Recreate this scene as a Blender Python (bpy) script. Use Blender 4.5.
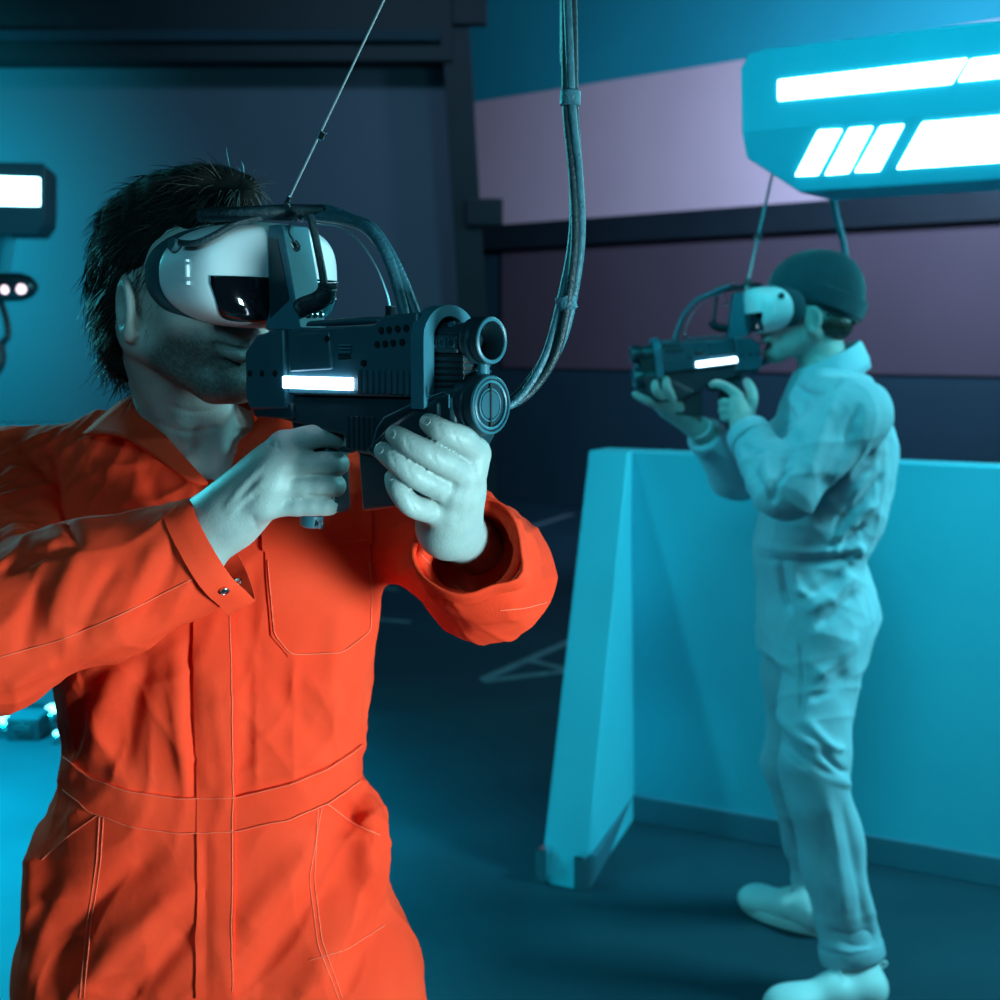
import bpy, bmesh, math, random
import numpy as np
from mathutils import Vector, Matrix
from mathutils.bvhtree import BVHTree

scene = bpy.context.scene
for o in list(bpy.data.objects):
    bpy.data.objects.remove(o)
COL = scene.collection

# ------------------------------------------------------------------ camera
FPX = 1389.0                       # focal length in pixels of a 1000 px frame
PITCH = math.atan(160 / FPX)       # horizon at row 340
CAM = np.array([0.0, 0.0, 1.55])
cam_d = bpy.data.cameras.new('camera')
cam = bpy.data.objects.new('camera', cam_d)
COL.objects.link(cam)
cam.location = CAM
cam.rotation_euler = (math.pi / 2 - PITCH, 0, 0)
cam_d.sensor_width = 36
cam_d.lens = FPX * 36 / 1000
cam_d.clip_end = 60
cam_d.dof.use_dof = True
cam_d.dof.focus_distance = 1.36
cam_d.dof.aperture_fstop = 7.0
scene.camera = cam

# ------------------------------------------------------------------ world and lights
scene.view_settings.view_transform = 'Standard'
scene.view_settings.look = 'None'
scene.view_settings.gamma = 1
scene.view_settings.use_curve_mapping = False
scene.view_settings.exposure = 0.0
scene.cycles.use_denoising = True
world = bpy.data.worlds.new('world')
scene.world = world
world.use_nodes = True
bg = world.node_tree.nodes['Background']
bg.inputs[0].default_value = (0.05, 0.45, 0.75, 1)
bg.inputs[1].default_value = 0.018


def area_light(name, loc, target, size, size_y, power, color, spread=180):
    d = bpy.data.lights.new(name, 'AREA')
    d.shape = 'RECTANGLE'
    d.size = size
    d.size_y = size_y
    d.energy = power
    d.color = color
    d.spread = math.radians(spread)
    o = bpy.data.objects.new(name, d)
    COL.objects.link(o)
    o.location = loc
    o.rotation_euler = (Vector(target) - Vector(loc)).to_track_quat('-Z', 'Y').to_euler()
    return o


# unseen area lights, placed by the shading; added fills are marked
area_light('hall_light_front', (1.52, 0.14, 0.88), (-0.30, 1.5, 1.10), 0.5, 0.5, 14.5, (0.50, 0.93, 1.0), 66)
area_light('hall_light_camera', (-0.9, -1.2, 2.7), (-0.2, 1.6, 1.2), 1.2, 0.5, 7.0, (0.20, 0.80, 1.0), 110)
area_light('hall_light_side', (-1.75, 2.9, 2.15), (-0.5, 1.9, 1.1), 0.9, 0.3, 34, (0.08, 0.84, 1.0))
area_light('hall_light_floor', (-2.5, 4.0, 2.5), (-2.4, 3.9, 0), 1.2, 0.5, 240, (0.0, 0.80, 1.0), 90)
area_light('hall_light_right', (2.8, 2.7, 2.6), (1.0, 3.5, 1.0), 1.0, 0.4, 66, (0.20, 0.88, 1.0), 130)
area_light('fill_light_unit', (0.3, 1.1, 3.4), (1.1, 3.3, 1.9), 0.7, 0.3, 7, (0.02, 0.84, 1.0), 60)  # added fill, brightens the front of the right hanging unit
area_light('fill_light_back', (2.4, 7.6, 3.2), (2.6, 11.5, 3.0), 1.8, 0.6, 170, (0.46, 0.66, 1.0), 140)  # added fill for the back wall, no known source
area_light('hall_light_left_wall', (-3.6, 7.0, 2.3), (-4.4, 9.6, 2.0), 0.8, 0.4, 50, (0.0, 0.78, 1.0), 120)
area_light('fill_light_far', (-0.6, 6.0, 4.6), (-1.2, 9.0, 1.6), 0.9, 0.4, 12, (0.34, 0.66, 1.0), 100)  # added dim fill, greys the tone of the left partition


# ------------------------------------------------------------------ pixel <-> place
AX = np.array([1.0, 0, 0])
AF = np.array([0, math.cos(PITCH), -math.sin(PITCH)])
AU = np.array([0, math.sin(PITCH), math.cos(PITCH)])


def ray(px, py):
    return AX * (px - 500) / FPX + AU * (500 - py) / FPX + AF


def at(px, py, Y):
    """the place seen at a spot of the photograph, Y metres away"""
    r = ray(px, py)
    return CAM + r * (Y / r[1])


def floor_at(px, py):
    r = ray(px, py)
    return CAM + r * (-CAM[2] / r[2])


def project(V):
    d = V - CAM
    z = d @ AF
    return 500 + FPX * (d @ AX) / z, 500 - FPX * (d @ AU) / z


def nrm(v):
    v = np.asarray(v, float)
    return v / np.linalg.norm(v)


# ------------------------------------------------------------------ materials
MATS = {}


def mat(name, color, rough=0.5, metal=0.0, noise=None, bump=None, emit=None, coat=0.0, sheen=0.0, sss=0.0, spec=0.5, attr=None):
    """noise = (scale, other colour), bump = (scale, strength, distance), attr = (attribute name, colour)"""
    m = bpy.data.materials.new(name)
    m.use_nodes = True
    nt = m.node_tree
    b = nt.nodes['Principled BSDF']
    b.inputs['Base Color'].default_value = (*color, 1)
    b.inputs['Roughness'].default_value = rough
    b.inputs['Metallic'].default_value = metal
    b.inputs['Specular IOR Level'].default_value = spec
    b.inputs['Coat Weight'].default_value = coat
    b.inputs['Coat Roughness'].default_value = 0.08
    b.inputs['Sheen Weight'].default_value = sheen
    b.inputs['Sheen Roughness'].default_value = 0.4
    if sss:
        b.inputs['Subsurface Weight'].default_value = sss
        b.inputs['Subsurface Radius'].default_value = (0.006, 0.003, 0.002)
    tc = nt.nodes.new('ShaderNodeTexCoord')
    last = None
    if noise:
        t = nt.nodes.new('ShaderNodeTexNoise')
        t.inputs['Scale'].default_value = noise[0]
        t.inputs['Detail'].default_value = 5
        nt.links.new(tc.outputs['Object'], t.inputs['Vector'])
        r = nt.nodes.new('ShaderNodeValToRGB')
        r.color_ramp.elements[0].position = 0.35
        r.color_ramp.elements[1].position = 0.68
        r.color_ramp.elements[0].color = (*color, 1)
        r.color_ramp.elements[1].color = (*noise[1], 1)
        nt.links.new(t.outputs['Fac'], r.inputs['Fac'])
        last = r.outputs['Color']
    if attr:
        a = nt.nodes.new('ShaderNodeAttribute')
        a.attribute_name = attr[0]
        mx = nt.nodes.new('ShaderNodeMix')
        mx.data_type = 'RGBA'
        nt.links.new(a.outputs['Fac'], mx.inputs[0])
        if last:
            nt.links.new(last, mx.inputs[6])
        else:
            mx.inputs[6].default_value = (*color, 1)
        mx.inputs[7].default_value = (*attr[1], 1)
        last = mx.outputs[2]
    if last:
        nt.links.new(last, b.inputs['Base Color'])
    if bump:
        t = nt.nodes.new('ShaderNodeTexNoise')
        t.inputs['Scale'].default_value = bump[0]
        t.inputs['Detail'].default_value = 3
        nt.links.new(tc.outputs['Object'], t.inputs['Vector'])
        n = nt.nodes.new('ShaderNodeBump')
        n.inputs['Strength'].default_value = bump[1]
        n.inputs['Distance'].default_value = bump[2]
        nt.links.new(t.outputs['Fac'], n.inputs['Height'])
        nt.links.new(n.outputs['Normal'], b.inputs['Normal'])
    if emit:
        b.inputs['Emission Color'].default_value = (*emit[0], 1)
        b.inputs['Emission Strength'].default_value = emit[1]
    MATS[name] = m
    return m


def weave(m, scale, strength):
    """twill weave: fine diagonal ribs added in front of the material's own relief"""
    nt = m.node_tree
    b = nt.nodes['Principled BSDF']
    tc = nt.nodes.new('ShaderNodeTexCoord')
    w = nt.nodes.new('ShaderNodeTexWave')
    w.wave_type = 'BANDS'
    w.bands_direction = 'DIAGONAL'
    w.inputs['Scale'].default_value = scale
    w.inputs['Distortion'].default_value = 1.5
    nt.links.new(tc.outputs['Object'], w.inputs['Vector'])
    n = nt.nodes.new('ShaderNodeBump')
    n.inputs['Strength'].default_value = strength
    n.inputs['Distance'].default_value = 0.0006
    nt.links.new(w.outputs['Fac'], n.inputs['Height'])
    old = b.inputs['Normal'].links
    if old:
        nt.links.new(old[0].from_socket, n.inputs['Normal'])
    nt.links.new(n.outputs['Normal'], b.inputs['Normal'])


M_ORANGE = mat('orange_twill', (0.92, 0.046, 0.016), 0.72, noise=(9, (0.98, 0.060, 0.022)), bump=(45, 0.25, 0.004), spec=0.04)
weave(M_ORANGE, 420, 0.35)
M_THREAD = mat('pale_orange_thread', (0.95, 0.13, 0.06), 0.7)
M_GREYSUIT = mat('grey_blue_twill', (0.30, 0.46, 0.54), 0.75, noise=(7, (0.38, 0.53, 0.60)), bump=(30, 0.3, 0.006), sheen=0.2, spec=0.25)
M_SKIN = mat('pale_skin', (0.39, 0.42, 0.40), 0.48, noise=(38, (0.31, 0.345, 0.335)), bump=(420, 0.35, 0.0012), sss=0.12, spec=0.4, attr=('dark', (0.055, 0.045, 0.04)))
M_NAIL = mat('finger_nail', (0.52, 0.47, 0.45), 0.28)
M_HAIR = mat('dark_brown_hair', (0.020, 0.014, 0.011), 0.42, noise=(60, (0.035, 0.026, 0.02)))
M_HAIRCAP = mat('dark_hair_mass', (0.012, 0.011, 0.011), 0.95, noise=(80, (0.02, 0.018, 0.017)), spec=0.05)
M_BLACK = mat('black_polymer', (0.010, 0.032, 0.044), 0.34, noise=(30, (0.013, 0.040, 0.054)), bump=(260, 0.15, 0.0008))
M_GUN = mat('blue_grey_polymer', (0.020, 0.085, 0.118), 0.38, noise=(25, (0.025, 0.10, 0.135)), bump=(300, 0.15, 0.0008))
M_GUNLIT = mat('lit_blue_grey_polymer', (0.032, 0.15, 0.205), 0.4, noise=(20, (0.04, 0.17, 0.23)))  # brighter copy of the blaster grey, light put into its colour
M_HOLE = mat('black_recess', (0.004, 0.006, 0.008), 0.6)
M_WHITE = mat('white_plastic', (0.72, 0.76, 0.80), 0.36, noise=(12, (0.76, 0.80, 0.83)))
M_GLASS = mat('black_visor_gloss', (0.004, 0.005, 0.008), 0.06, coat=1.0)
M_FOAM = mat('dark_face_foam', (0.015, 0.06, 0.08), 0.85, bump=(500, 0.3, 0.001))
M_CHROME = mat('chrome', (0.75, 0.8, 0.82), 0.18, 1.0)
M_WIRE = mat('steel_wire', (0.62, 0.72, 0.76), 0.3, 0.7)
M_SLEEVE = mat('cable_sleeve', (0.03, 0.11, 0.15), 0.42, noise=(90, (0.05, 0.16, 0.21)), bump=(350, 0.6, 0.002))
M_SLEEVE_DARK = mat('black_cable_sleeve', (0.008, 0.020, 0.028), 0.45, noise=(160, (0.018, 0.040, 0.052)), bump=(380, 0.6, 0.002))
M_BAR = mat('blaster_light_bar', (0.9, 0.95, 1.0), 0.3, emit=((0.55, 0.80, 1.0), 9.0))
M_PANEL_LIGHT = mat('light_panel', (0.9, 0.95, 1.0), 0.3, emit=((0.42, 0.90, 1.0), 8.0))
M_UNIT_LIT = mat('lit_unit_shell', (0.03, 0.42, 0.56), 0.45, noise=(6, (0.035, 0.45, 0.60)))  # glow of the panels put into the shell colour
M_UNIT_SHADED = mat('shaded_unit_shell', (0.01, 0.07, 0.10), 0.5, noise=(6, (0.012, 0.08, 0.115)))  # same shell in weaker light, the shade put into its colour
M_BARRIER = mat('pale_barrier_board', (0.06, 0.46, 0.58), 0.62, noise=(3, (0.07, 0.49, 0.61)), bump=(40, 0.1, 0.002))
M_SKIRT = mat('barrier_skirting', (0.05, 0.16, 0.22), 0.55, noise=(5, (0.06, 0.18, 0.24)))
M_FLOOR = mat('dark_blue_floor', (0.008, 0.042, 0.062), 0.66, noise=(2.2, (0.012, 0.055, 0.080)), bump=(160, 0.35, 0.004), spec=0.3)
M_TAPE = mat('worn_floor_tape', (0.20, 0.30, 0.34), 0.6, noise=(14, (0.10, 0.17, 0.2)))
M_NAVY = mat('navy_wall_paint', (0.006, 0.036, 0.055), 0.7, noise=(1.5, (0.008, 0.042, 0.064)), bump=(12, 0.1, 0.01))
M_GREYBLUE = mat('grey_blue_wall_paint', (0.10, 0.125, 0.165), 0.75, noise=(1.2, (0.115, 0.14, 0.18)), bump=(14, 0.1, 0.01))
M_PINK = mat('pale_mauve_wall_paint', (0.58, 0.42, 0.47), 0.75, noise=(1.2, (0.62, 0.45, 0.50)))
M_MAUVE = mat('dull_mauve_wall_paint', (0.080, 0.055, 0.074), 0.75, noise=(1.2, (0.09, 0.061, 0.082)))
M_CYANWALL = mat('blue_wall_paint', (0.004, 0.25, 0.31), 0.7, noise=(1.2, (0.005, 0.28, 0.34)))
M_BEAM = mat('dark_beam', (0.004, 0.012, 0.018), 0.6, noise=(3, (0.006, 0.016, 0.024)))
M_CEIL = mat('dark_ceiling', (0.01, 0.02, 0.028), 0.8, noise=(2, (0.012, 0.024, 0.033)))
M_KNIT = mat('dark_teal_knit', (0.004, 0.038, 0.052), 0.9, noise=(40, (0.006, 0.048, 0.065)), sheen=0.3)
weave(M_KNIT, 90, 0.9)
M_SHOE = mat('white_shoe_leather', (0.72, 0.77, 0.78), 0.5, noise=(16, (0.62, 0.68, 0.70)), bump=(60, 0.2, 0.003))
M_SOLE = mat('off_white_rubber', (0.60, 0.64, 0.64), 0.7)
M_STRAP = mat('white_wrist_band', (0.75, 0.8, 0.82), 0.6)
M_GLOW_PINK = mat('small_status_lamp', (0.9, 0.85, 0.9), 0.3, emit=((1.0, 0.75, 0.85), 2.0))
M_GLOW_CYAN = mat('small_cyan_lamp', (0.8, 0.95, 1.0), 0.3, emit=((0.35, 0.9, 1.0), 2.5))


# ------------------------------------------------------------------ object helpers
def tag(o, label=None, cat=None, group=None, kind=None):
    if label:
        o['label'] = label
    if cat:
        o['category'] = cat
    if group:
        o['group'] = group
    if kind:
        o['kind'] = kind
    return o


def empty(name, loc, label=None, cat=None, group=None):
    o = bpy.data.objects.new(name, None)
    COL.objects.link(o)
    o.location = loc
    o.empty_display_size = 0.05
    tag(o, label, cat, group)
    return o


PARENT_LOC = {}


def link(name, V, F, m, parent=None, smooth=None, bevel=0.0):
    """a mesh object with its vertices given in world coordinates"""
    me = bpy.data.meshes.new(name)
    V = np.asarray(V, float)
    if parent is not None:
        V = V - np.array(world_loc(parent))
    me.from_pydata(V.tolist(), [], [list(map(int, f)) for f in F])
    me.update()
    o = bpy.data.objects.new(name, me)
    COL.objects.link(o)
    me.materials.append(m)
    if smooth is not None:
        me.polygons.foreach_set('use_smooth', [True] * len(me.polygons))
        if smooth < 179:
            me.set_sharp_from_angle(angle=math.radians(smooth))
    if parent is not None:
        o.parent = parent
    if bevel:
        md = o.modifiers.new('bevel', 'BEVEL')
        md.width = bevel
        md.segments = 2
        md.limit_method = 'ANGLE'
        md.angle_limit = math.radians(40)
    return o


def world_loc(o):
    p = np.array(o.location)
    while o.parent is not None:
        o = o.parent
        p = p + np.array(o.location)
    return p


def copy_tree(o, parent=None):
    c = o.copy()
    COL.objects.link(c)
    c.parent = parent
    for ch in list(o.children):
        copy_tree(ch, c)
    return c


class MB:
    """collects simple solids; T maps local coordinates to the world"""

    def __init__(s, T=None):
        s.V = []
        s.F = []
        s.T = T

    def add(s, V, F):
        n = len(s.V)
        for p in V:
            p = np.asarray(p, float)
            s.V.append(s.T(p) if s.T else p)
        s.F += [[i + n for i in f] for f in F]
        return s

    def box(s, lo, hi):
        (a, b, c), (d, e, f) = lo, hi
        V = [(a, b, c), (d, b, c), (d, e, c), (a, e, c), (a, b, f), (d, b, f), (d, e, f), (a, e, f)]
        return s.add(V, [(3, 2, 1, 0), (4, 5, 6, 7), (0, 1, 5, 4), (1, 2, 6, 5), (2, 3, 7, 6), (3, 0, 4, 7)])

    def obox(s, c, ax, half):
        """box with its own axes"""
        c = np.asarray(c, float)
        V = [c + ax[0] * half[0] * i + ax[1] * half[1] * j + ax[2] * half[2] * k for k in (-1, 1) for i, j in ((-1, -1), (1, -1), (1, 1), (-1, 1))]
        return s.add(V, [(3, 2, 1, 0), (4, 5, 6, 7), (0, 1, 5, 4), (1, 2, 6, 5), (2, 3, 7, 6), (3, 0, 4, 7)])

    def prism(s, bottom, top):
        n = len(bottom)
        F = [list(range(n))[::-1], [n + i for i in range(n)]]
        F += [[i, (i + 1) % n, n + (i + 1) % n, n + i] for i in range(n)]
        return s.add(list(bottom) + list(top), F)

    def cyl(s, a, b, r, r2=None, n=20, caps=True):
        return s.tube([a, b], [r, r if r2 is None else r2], n, caps)

    def tube(s, pts, r, n=10, caps=True):
        P = [np.asarray(p, float) for p in pts]
        R = r if hasattr(r, '__len__') else [r] * len(P)
        V = []
        F = []
        prev = None
        for i, p in enumerate(P):
            t = nrm(P[min(i + 1, len(P) - 1)] - P[max(i - 1, 0)])
            if prev is None:
                g = np.array([0, 0, 1.0]) if abs(t[2]) < 0.9 else np.array([1.0, 0, 0])
                prev = nrm(np.cross(t, g))
            x = nrm(prev - t * (prev @ t))
            prev = x
            y = np.cross(t, x)
            for k in range(n):
                a = 2 * math.pi * k / n
                V.append(p + (x * math.cos(a) + y * math.sin(a)) * R[i])
        for i in range(len(P) - 1):
            for k in range(n):
                F.append((i * n + k, i * n + (k + 1) % n, (i + 1) * n + (k + 1) % n, (i + 1) * n + k))
        if caps:
            F.append(list(range(n))[::-1])
            F.append([(len(P) - 1) * n + k for k in range(n)])
        return s.add(V, F)

    def lathe(s, c, axis, profile, n=32, caps=True):
        """profile = list of (distance along the axis, radius)"""
        c = np.asarray(c, float)
        t = nrm(axis)
        g = np.array([0, 0, 1.0]) if abs(t[2]) < 0.9 else np.array([1.0, 0, 0])
        x = nrm(np.cross(t, g))
        y = np.cross(t, x)
        V = []
        F = []
        for (d, r) in profile:
            for k in range(n):
                a = 2 * math.pi * k / n
                V.append(c + t * d + (x * math.cos(a) + y * math.sin(a)) * max(r, 1e-5))
        for i in range(len(profile) - 1):
            for k in range(n):
                F.append((i * n + k, i * n + (k + 1) % n, (i + 1) * n + (k + 1) % n, (i + 1) * n + k))
        if caps:
            F.append(list(range(n))[::-1])
            F.append([(len(profile) - 1) * n + k for k in range(n)])
        return s.add(V, F)

    def build(s, name, m, parent=None, smooth=35, bevel=0.0):
        return link(name, s.V, s.F, m, parent, smooth, bevel)


def spline(pts, n=8):
    """Catmull-Rom through the points"""
    P = [np.asarray(p, float) for p in pts]
    P = [2 * P[0] - P[1]] + P + [2 * P[-1] - P[-2]]
    out = []
    for i in range(1, len(P) - 2):
        for k in range(n):
            t = k / n
            a, b, c, d = P[i - 1], P[i], P[i + 1], P[i + 2]
            out.append(0.5 * (2 * b + (c - a) * t + (2 * a - 5 * b + 4 * c - d) * t * t + (3 * b - a - 3 * c + d) * t ** 3))
    out.append(P[-2])
    return out


# ------------------------------------------------------------------ solid modelling by distance field
class Sdf:
    def __init__(s):
        s.ops = []

    def _add(s, fn, lo, hi, k, sub):
        s.ops.append((fn, np.asarray(lo, np.float32), np.asarray(hi, np.float32), k, sub))
        return s

    def cone(s, a, b, ra, rb=None, k=0.01, sub=False, flat=None):
        a = np.asarray(a, np.float32)
        b = np.asarray(b, np.float32)
        rb = ra if rb is None else rb
        ab = b - a
        L2 = float(ab @ ab) + 1e-12
        if flat:
            nv = nrm(flat[0]).astype(np.float32)
            fl = flat[1]

        def fn(P):
            q = P - a
            t = np.clip((q @ ab) / L2, 0, 1)
            q = q - t[..., None] * ab
            if flat:
                q = q + (q @ nv)[..., None] * nv * (1 / fl - 1)
                return (np.sqrt((q * q).sum(-1)) - (ra + (rb - ra) * t)) * min(1, fl)
            return np.sqrt((q * q).sum(-1)) - (ra + (rb - ra) * t)
        r = max(ra, rb)
        return s._add(fn, np.minimum(a, b) - r, np.maximum(a, b) + r, k, sub)

    def chain(s, pts, rs, k=0.005, sub=False, flat=None):
        for i in range(len(pts) - 1):
            s.cone(pts[i], pts[i + 1], rs[i], rs[i + 1], k if i == 0 else min(k, 0.004), sub, flat)
        return s

    def ell(s, c, r, R=None, k=0.01, sub=False):
        """R: 3 axes as rows"""
        c = np.asarray(c, np.float32)
        r = np.asarray(r, np.float32)
        R = np.eye(3, dtype=np.float32) if R is None else np.asarray(R, np.float32)

        def fn(P):
            q = (P - c) @ R.T
            k0 = np.sqrt(((q / r) ** 2).sum(-1))
            k1 = np.sqrt(((q / (r * r)) ** 2).sum(-1)) + 1e-9
            return k0 * (k0 - 1) / k1
        m = float(r.max())
        return s._add(fn, c - m, c + m, k, sub)

    def box(s, c, h, R=None, rd=0.004, k=0.004, sub=False):
        c = np.asarray(c, np.float32)
        h = np.asarray(h, np.float32) - rd
        R = np.eye(3, dtype=np.float32) if R is None else np.asarray(R, np.float32)

        def fn(P):
            q = np.abs((P - c) @ R.T) - h
            return np.sqrt((np.maximum(q, 0) ** 2).sum(-1)) + np.minimum(q.max(-1), 0) - rd
        m = float(np.sqrt((h * h).sum())) + rd
        return s._add(fn, c - m, c + m, k, sub)

    def loft(s, secs, k=0.02, inset=0.0, n=2.4, sub=False):
        """secs: rows of (z, cx, cy, half width, half depth), any order; vertical"""
        A = np.array(sorted(secs), np.float32)
        zz = np.linspace(A[0, 0], A[-1, 0], 60)
        B = np.array(spline(list(A), 10))
        T = [np.interp(zz, B[:, 0], B[:, i]).astype(np.float32) for i in range(1, 5)]
        z0, z1 = float(A[0, 0]), float(A[-1, 0])

        def fn(P):
            z = P[..., 2]
            cx, cy, a, b = [np.interp(z, zz, t).astype(np.float32) for t in T]
            a = a - inset
            b = b - inset
            q = ((np.abs(P[..., 0] - cx) / a) ** n + (np.abs(P[..., 1] - cy) / b) ** n + 1e-12) ** (1 / n)
            d = (q - 1) * np.minimum(a, b)
            return np.maximum(d, np.maximum(z0 - z, z - z1))
        lo = (float((A[:, 1] - A[:, 3]).min()), float((A[:, 2] - A[:, 4]).min()), z0)
        hi = (float((A[:, 1] + A[:, 3]).max()), float((A[:, 2] + A[:, 4]).max()), z1)
        return s._add(fn, lo, hi, k, sub)

    @staticmethod
    def _mix(D, d, k, sub):
        if sub:
            h = np.maximum(k - np.abs(D + d), 0) / k
            return np.maximum(D, -d) + h * h * k * 0.25
        h = np.maximum(k - np.abs(D - d), 0) / k
        return np.minimum(D, d) - h * h * k * 0.25

    def mesh(s, h, smooth=3):
        S = 8 * h
        lo = np.min([o[1] for o in s.ops if not o[4]], 0) - S
        hi = np.max([o[2] for o in s.ops if not o[4]], 0) + S
        n = np.ceil((hi - lo) / S).astype(int)
        I = np.stack(np.meshgrid(*[np.arange(q) for q in n], indexing='ij'), -1).reshape(-1, 3)
        Cc = (lo + (I + 0.5) * S).astype(np.float32)
        D = np.full(len(Cc), 1.0, np.float32)
        for fn, a, b, k, sub in s.ops:
            m = S * 1.6 + k
            ix = np.nonzero(((Cc > a - m) & (Cc < b + m)).all(1))[0]
            if len(ix):
                D[ix] = s._mix(D[ix], fn(Cc[ix]).astype(np.float32), k, sub)
        keep = np.abs(D) < S * 1.35
        B = I[keep]
        Cb = Cc[keep]
        g = np.arange(9)
        off = (np.stack(np.meshgrid(g, g, g, indexing='ij'), -1).reshape(-1, 3) * h).astype(np.float32)
        org = (lo + B * S).astype(np.float32)
        D = np.full((len(B), 729), 1.0, np.float32)
        for fn, a, b, k, sub in s.ops:
            m = S * 0.6 + k + 2 * h
            ix = np.nonzero(((Cb > a - m) & (Cb < b + m)).all(1))[0]
            for c0 in range(0, len(ix), 3000):
                jx = ix[c0:c0 + 3000]
                P = org[jx][:, None, :] + off[None]
                D[jx] = s._mix(D[jx], fn(P).astype(np.float32), k, sub)
        D = D.reshape(-1, 9, 9, 9)
        ins = D < 0
        cnt = sum(ins[:, x:8 + x, y:8 + y, z:8 + z].astype(np.int8) for x in (0, 1) for y in (0, 1) for z in (0, 1))
        bi, ci, cj, ck = np.nonzero((cnt > 0) & (cnt < 8))
        dims = n * 8
        gc = B[bi] * 8 + np.stack([ci, cj, ck], 1)
        gid = (gc[:, 0] * dims[1] + gc[:, 1]) * dims[2] + gc[:, 2]
        acc = np.zeros((len(bi), 3), np.float32)
        num = np.zeros(len(bi), np.float32)
        cor = [(x, y, z) for x in (0, 1) for y in (0, 1) for z in (0, 1)]
        val = {c: D[bi, ci + c[0], cj + c[1], ck + c[2]] for c in cor}
        for c in cor:
            for ax in range(3):
                if c[ax] == 0:
                    e = list(c)
                    e[ax] = 1
                    a, b = val[c], val[tuple(e)]
                    cross = (a < 0) != (b < 0)
                    t = np.where(cross, a / np.where(a - b == 0, 1, a - b), 0)
                    p = np.tile(np.array(c, np.float32), (len(bi), 1))
                    p[:, ax] += t
                    acc += p * cross[:, None]
                    num += cross
        V = lo + (gc + acc / num[:, None]) * h
        order = np.argsort(gid)
        sg = gid[order]
        Q = []
        for ax in range(3):
            sl = [slice(None), slice(0, 8), slice(0, 8), slice(0, 8)]
            sh = list(sl)
            sh[ax + 1] = slice(1, 9)
            a, b = ins[tuple(sl)], ins[tuple(sh)]
            e = np.nonzero(a != b)
            flip = ~a[e]
            gg = B[e[0]] * 8 + np.stack(e[1:], 1)
            y, z = (ax + 1) % 3, (ax + 2) % 3
            quad = []
            ok = np.ones(len(gg), bool)
            for dy, dz in ((-1, -1), (0, -1), (0, 0), (-1, 0)):
                c = gg.copy()
                c[:, y] += dy
                c[:, z] += dz
                q = (c[:, 0] * dims[1] + c[:, 1]) * dims[2] + c[:, 2]
                pos = np.minimum(np.searchsorted(sg, q), len(sg) - 1)
                ok &= sg[pos] == q
                quad.append(order[pos])
            quad = np.stack(quad, 1)
            quad[flip] = quad[flip][:, ::-1]
            Q.append(quad[ok])
        Q = np.concatenate(Q)
        for i in range(smooth):
            V = relax(V, Q, 0.5)
            V = relax(V, Q, -0.52)
        return V.astype(float), Q


def relax(V, Q, f):
    a = np.concatenate([Q[:, i] for i in range(4)] + [Q[:, (i + 1) % 4] for i in range(4)])
    b = np.concatenate([Q[:, (i + 1) % 4] for i in range(4)] + [Q[:, i] for i in range(4)])
    n = len(V)
    c = np.maximum(np.bincount(a, minlength=n), 1)
    A = np.stack([np.bincount(a, V[b, i], n) for i in range(3)], 1) / c[:, None]
    return V + f * (A - V)


def vnormals(V, Q):
    N = np.cross(V[Q[:, 2]] - V[Q[:, 0]], V[Q[:, 3]] - V[Q[:, 1]])
    out = np.zeros_like(V)
    for i in range(4):
        for j in range(3):
            out[:, j] += np.bincount(Q[:, i], N[:, j], len(V))
    return out / (np.linalg.norm(out, axis=1)[:, None] + 1e-12)


def sculpt(V, Q, strokes):
    """folds and creases in the cloth: (list of spots, width px, height mm, optional near and far limit in metres, one-sided)"""
    N = vnormals(V, Q)
    px, py = project(V)
    view = CAM - V
    view /= np.linalg.norm(view, axis=1)[:, None]
    face = np.clip(((N * view).sum(1) + 0.05) / 0.3, 0, 1)
    disp = np.zeros(len(V))
    for st in strokes:
        pts, wd, amp = st[:3]
        yr = st[3] if len(st) > 3 and st[3] else (0, 99)
        side = st[4] if len(st) > 4 else 0
        P = np.array(spline([(a, b) for a, b in pts], 6) if len(pts) > 2 else pts, float)
        m = (px > P[:, 0].min() - 4 * wd) & (px < P[:, 0].max() + 4 * wd) & (py > P[:, 1].min() - 4 * wd) & (py < P[:, 1].max() + 4 * wd) & (V[:, 1] > yr[0]) & (V[:, 1] < yr[1]) & (face > 0)
        ix = np.nonzero(m)[0]
        if not len(ix):
            continue
        best = np.full(len(ix), 1e9)
        tt = np.zeros(len(ix))
        sg = np.zeros(len(ix))
        x, y = px[ix], py[ix]
        nseg = len(P) - 1
        for i in range(nseg):
            a, b = P[i], P[i + 1]
            d = b - a
            L = d @ d + 1e-9
            t = np.clip(((x - a[0]) * d[0] + (y - a[1]) * d[1]) / L, 0, 1)
            ex, ey = x - a[0] - t * d[0], y - a[1] - t * d[1]
            q = np.hypot(ex, ey)
            c = q < best
            best[c] = q[c]
            tt[c] = (i + t[c]) / nseg
            sg[c] = np.sign(d[0] * ey - d[1] * ex)[c]
        prof = np.exp(-(best / wd) ** 2)
        if side:      # a soft slope on one side and a sharp edge on the other
            s2 = sg * side
            prof = np.where(s2 > 0, np.exp(-(best / (wd * 2.2)) ** 2), np.exp(-(best / (wd * 0.45)) ** 2))
        taper = np.clip(np.minimum(tt, 1 - tt) * 5 + 0.12, 0, 1)
        disp[ix] += amp * 0.001 * prof * taper * face[ix]
    return V + N * disp[:, None]


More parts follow.
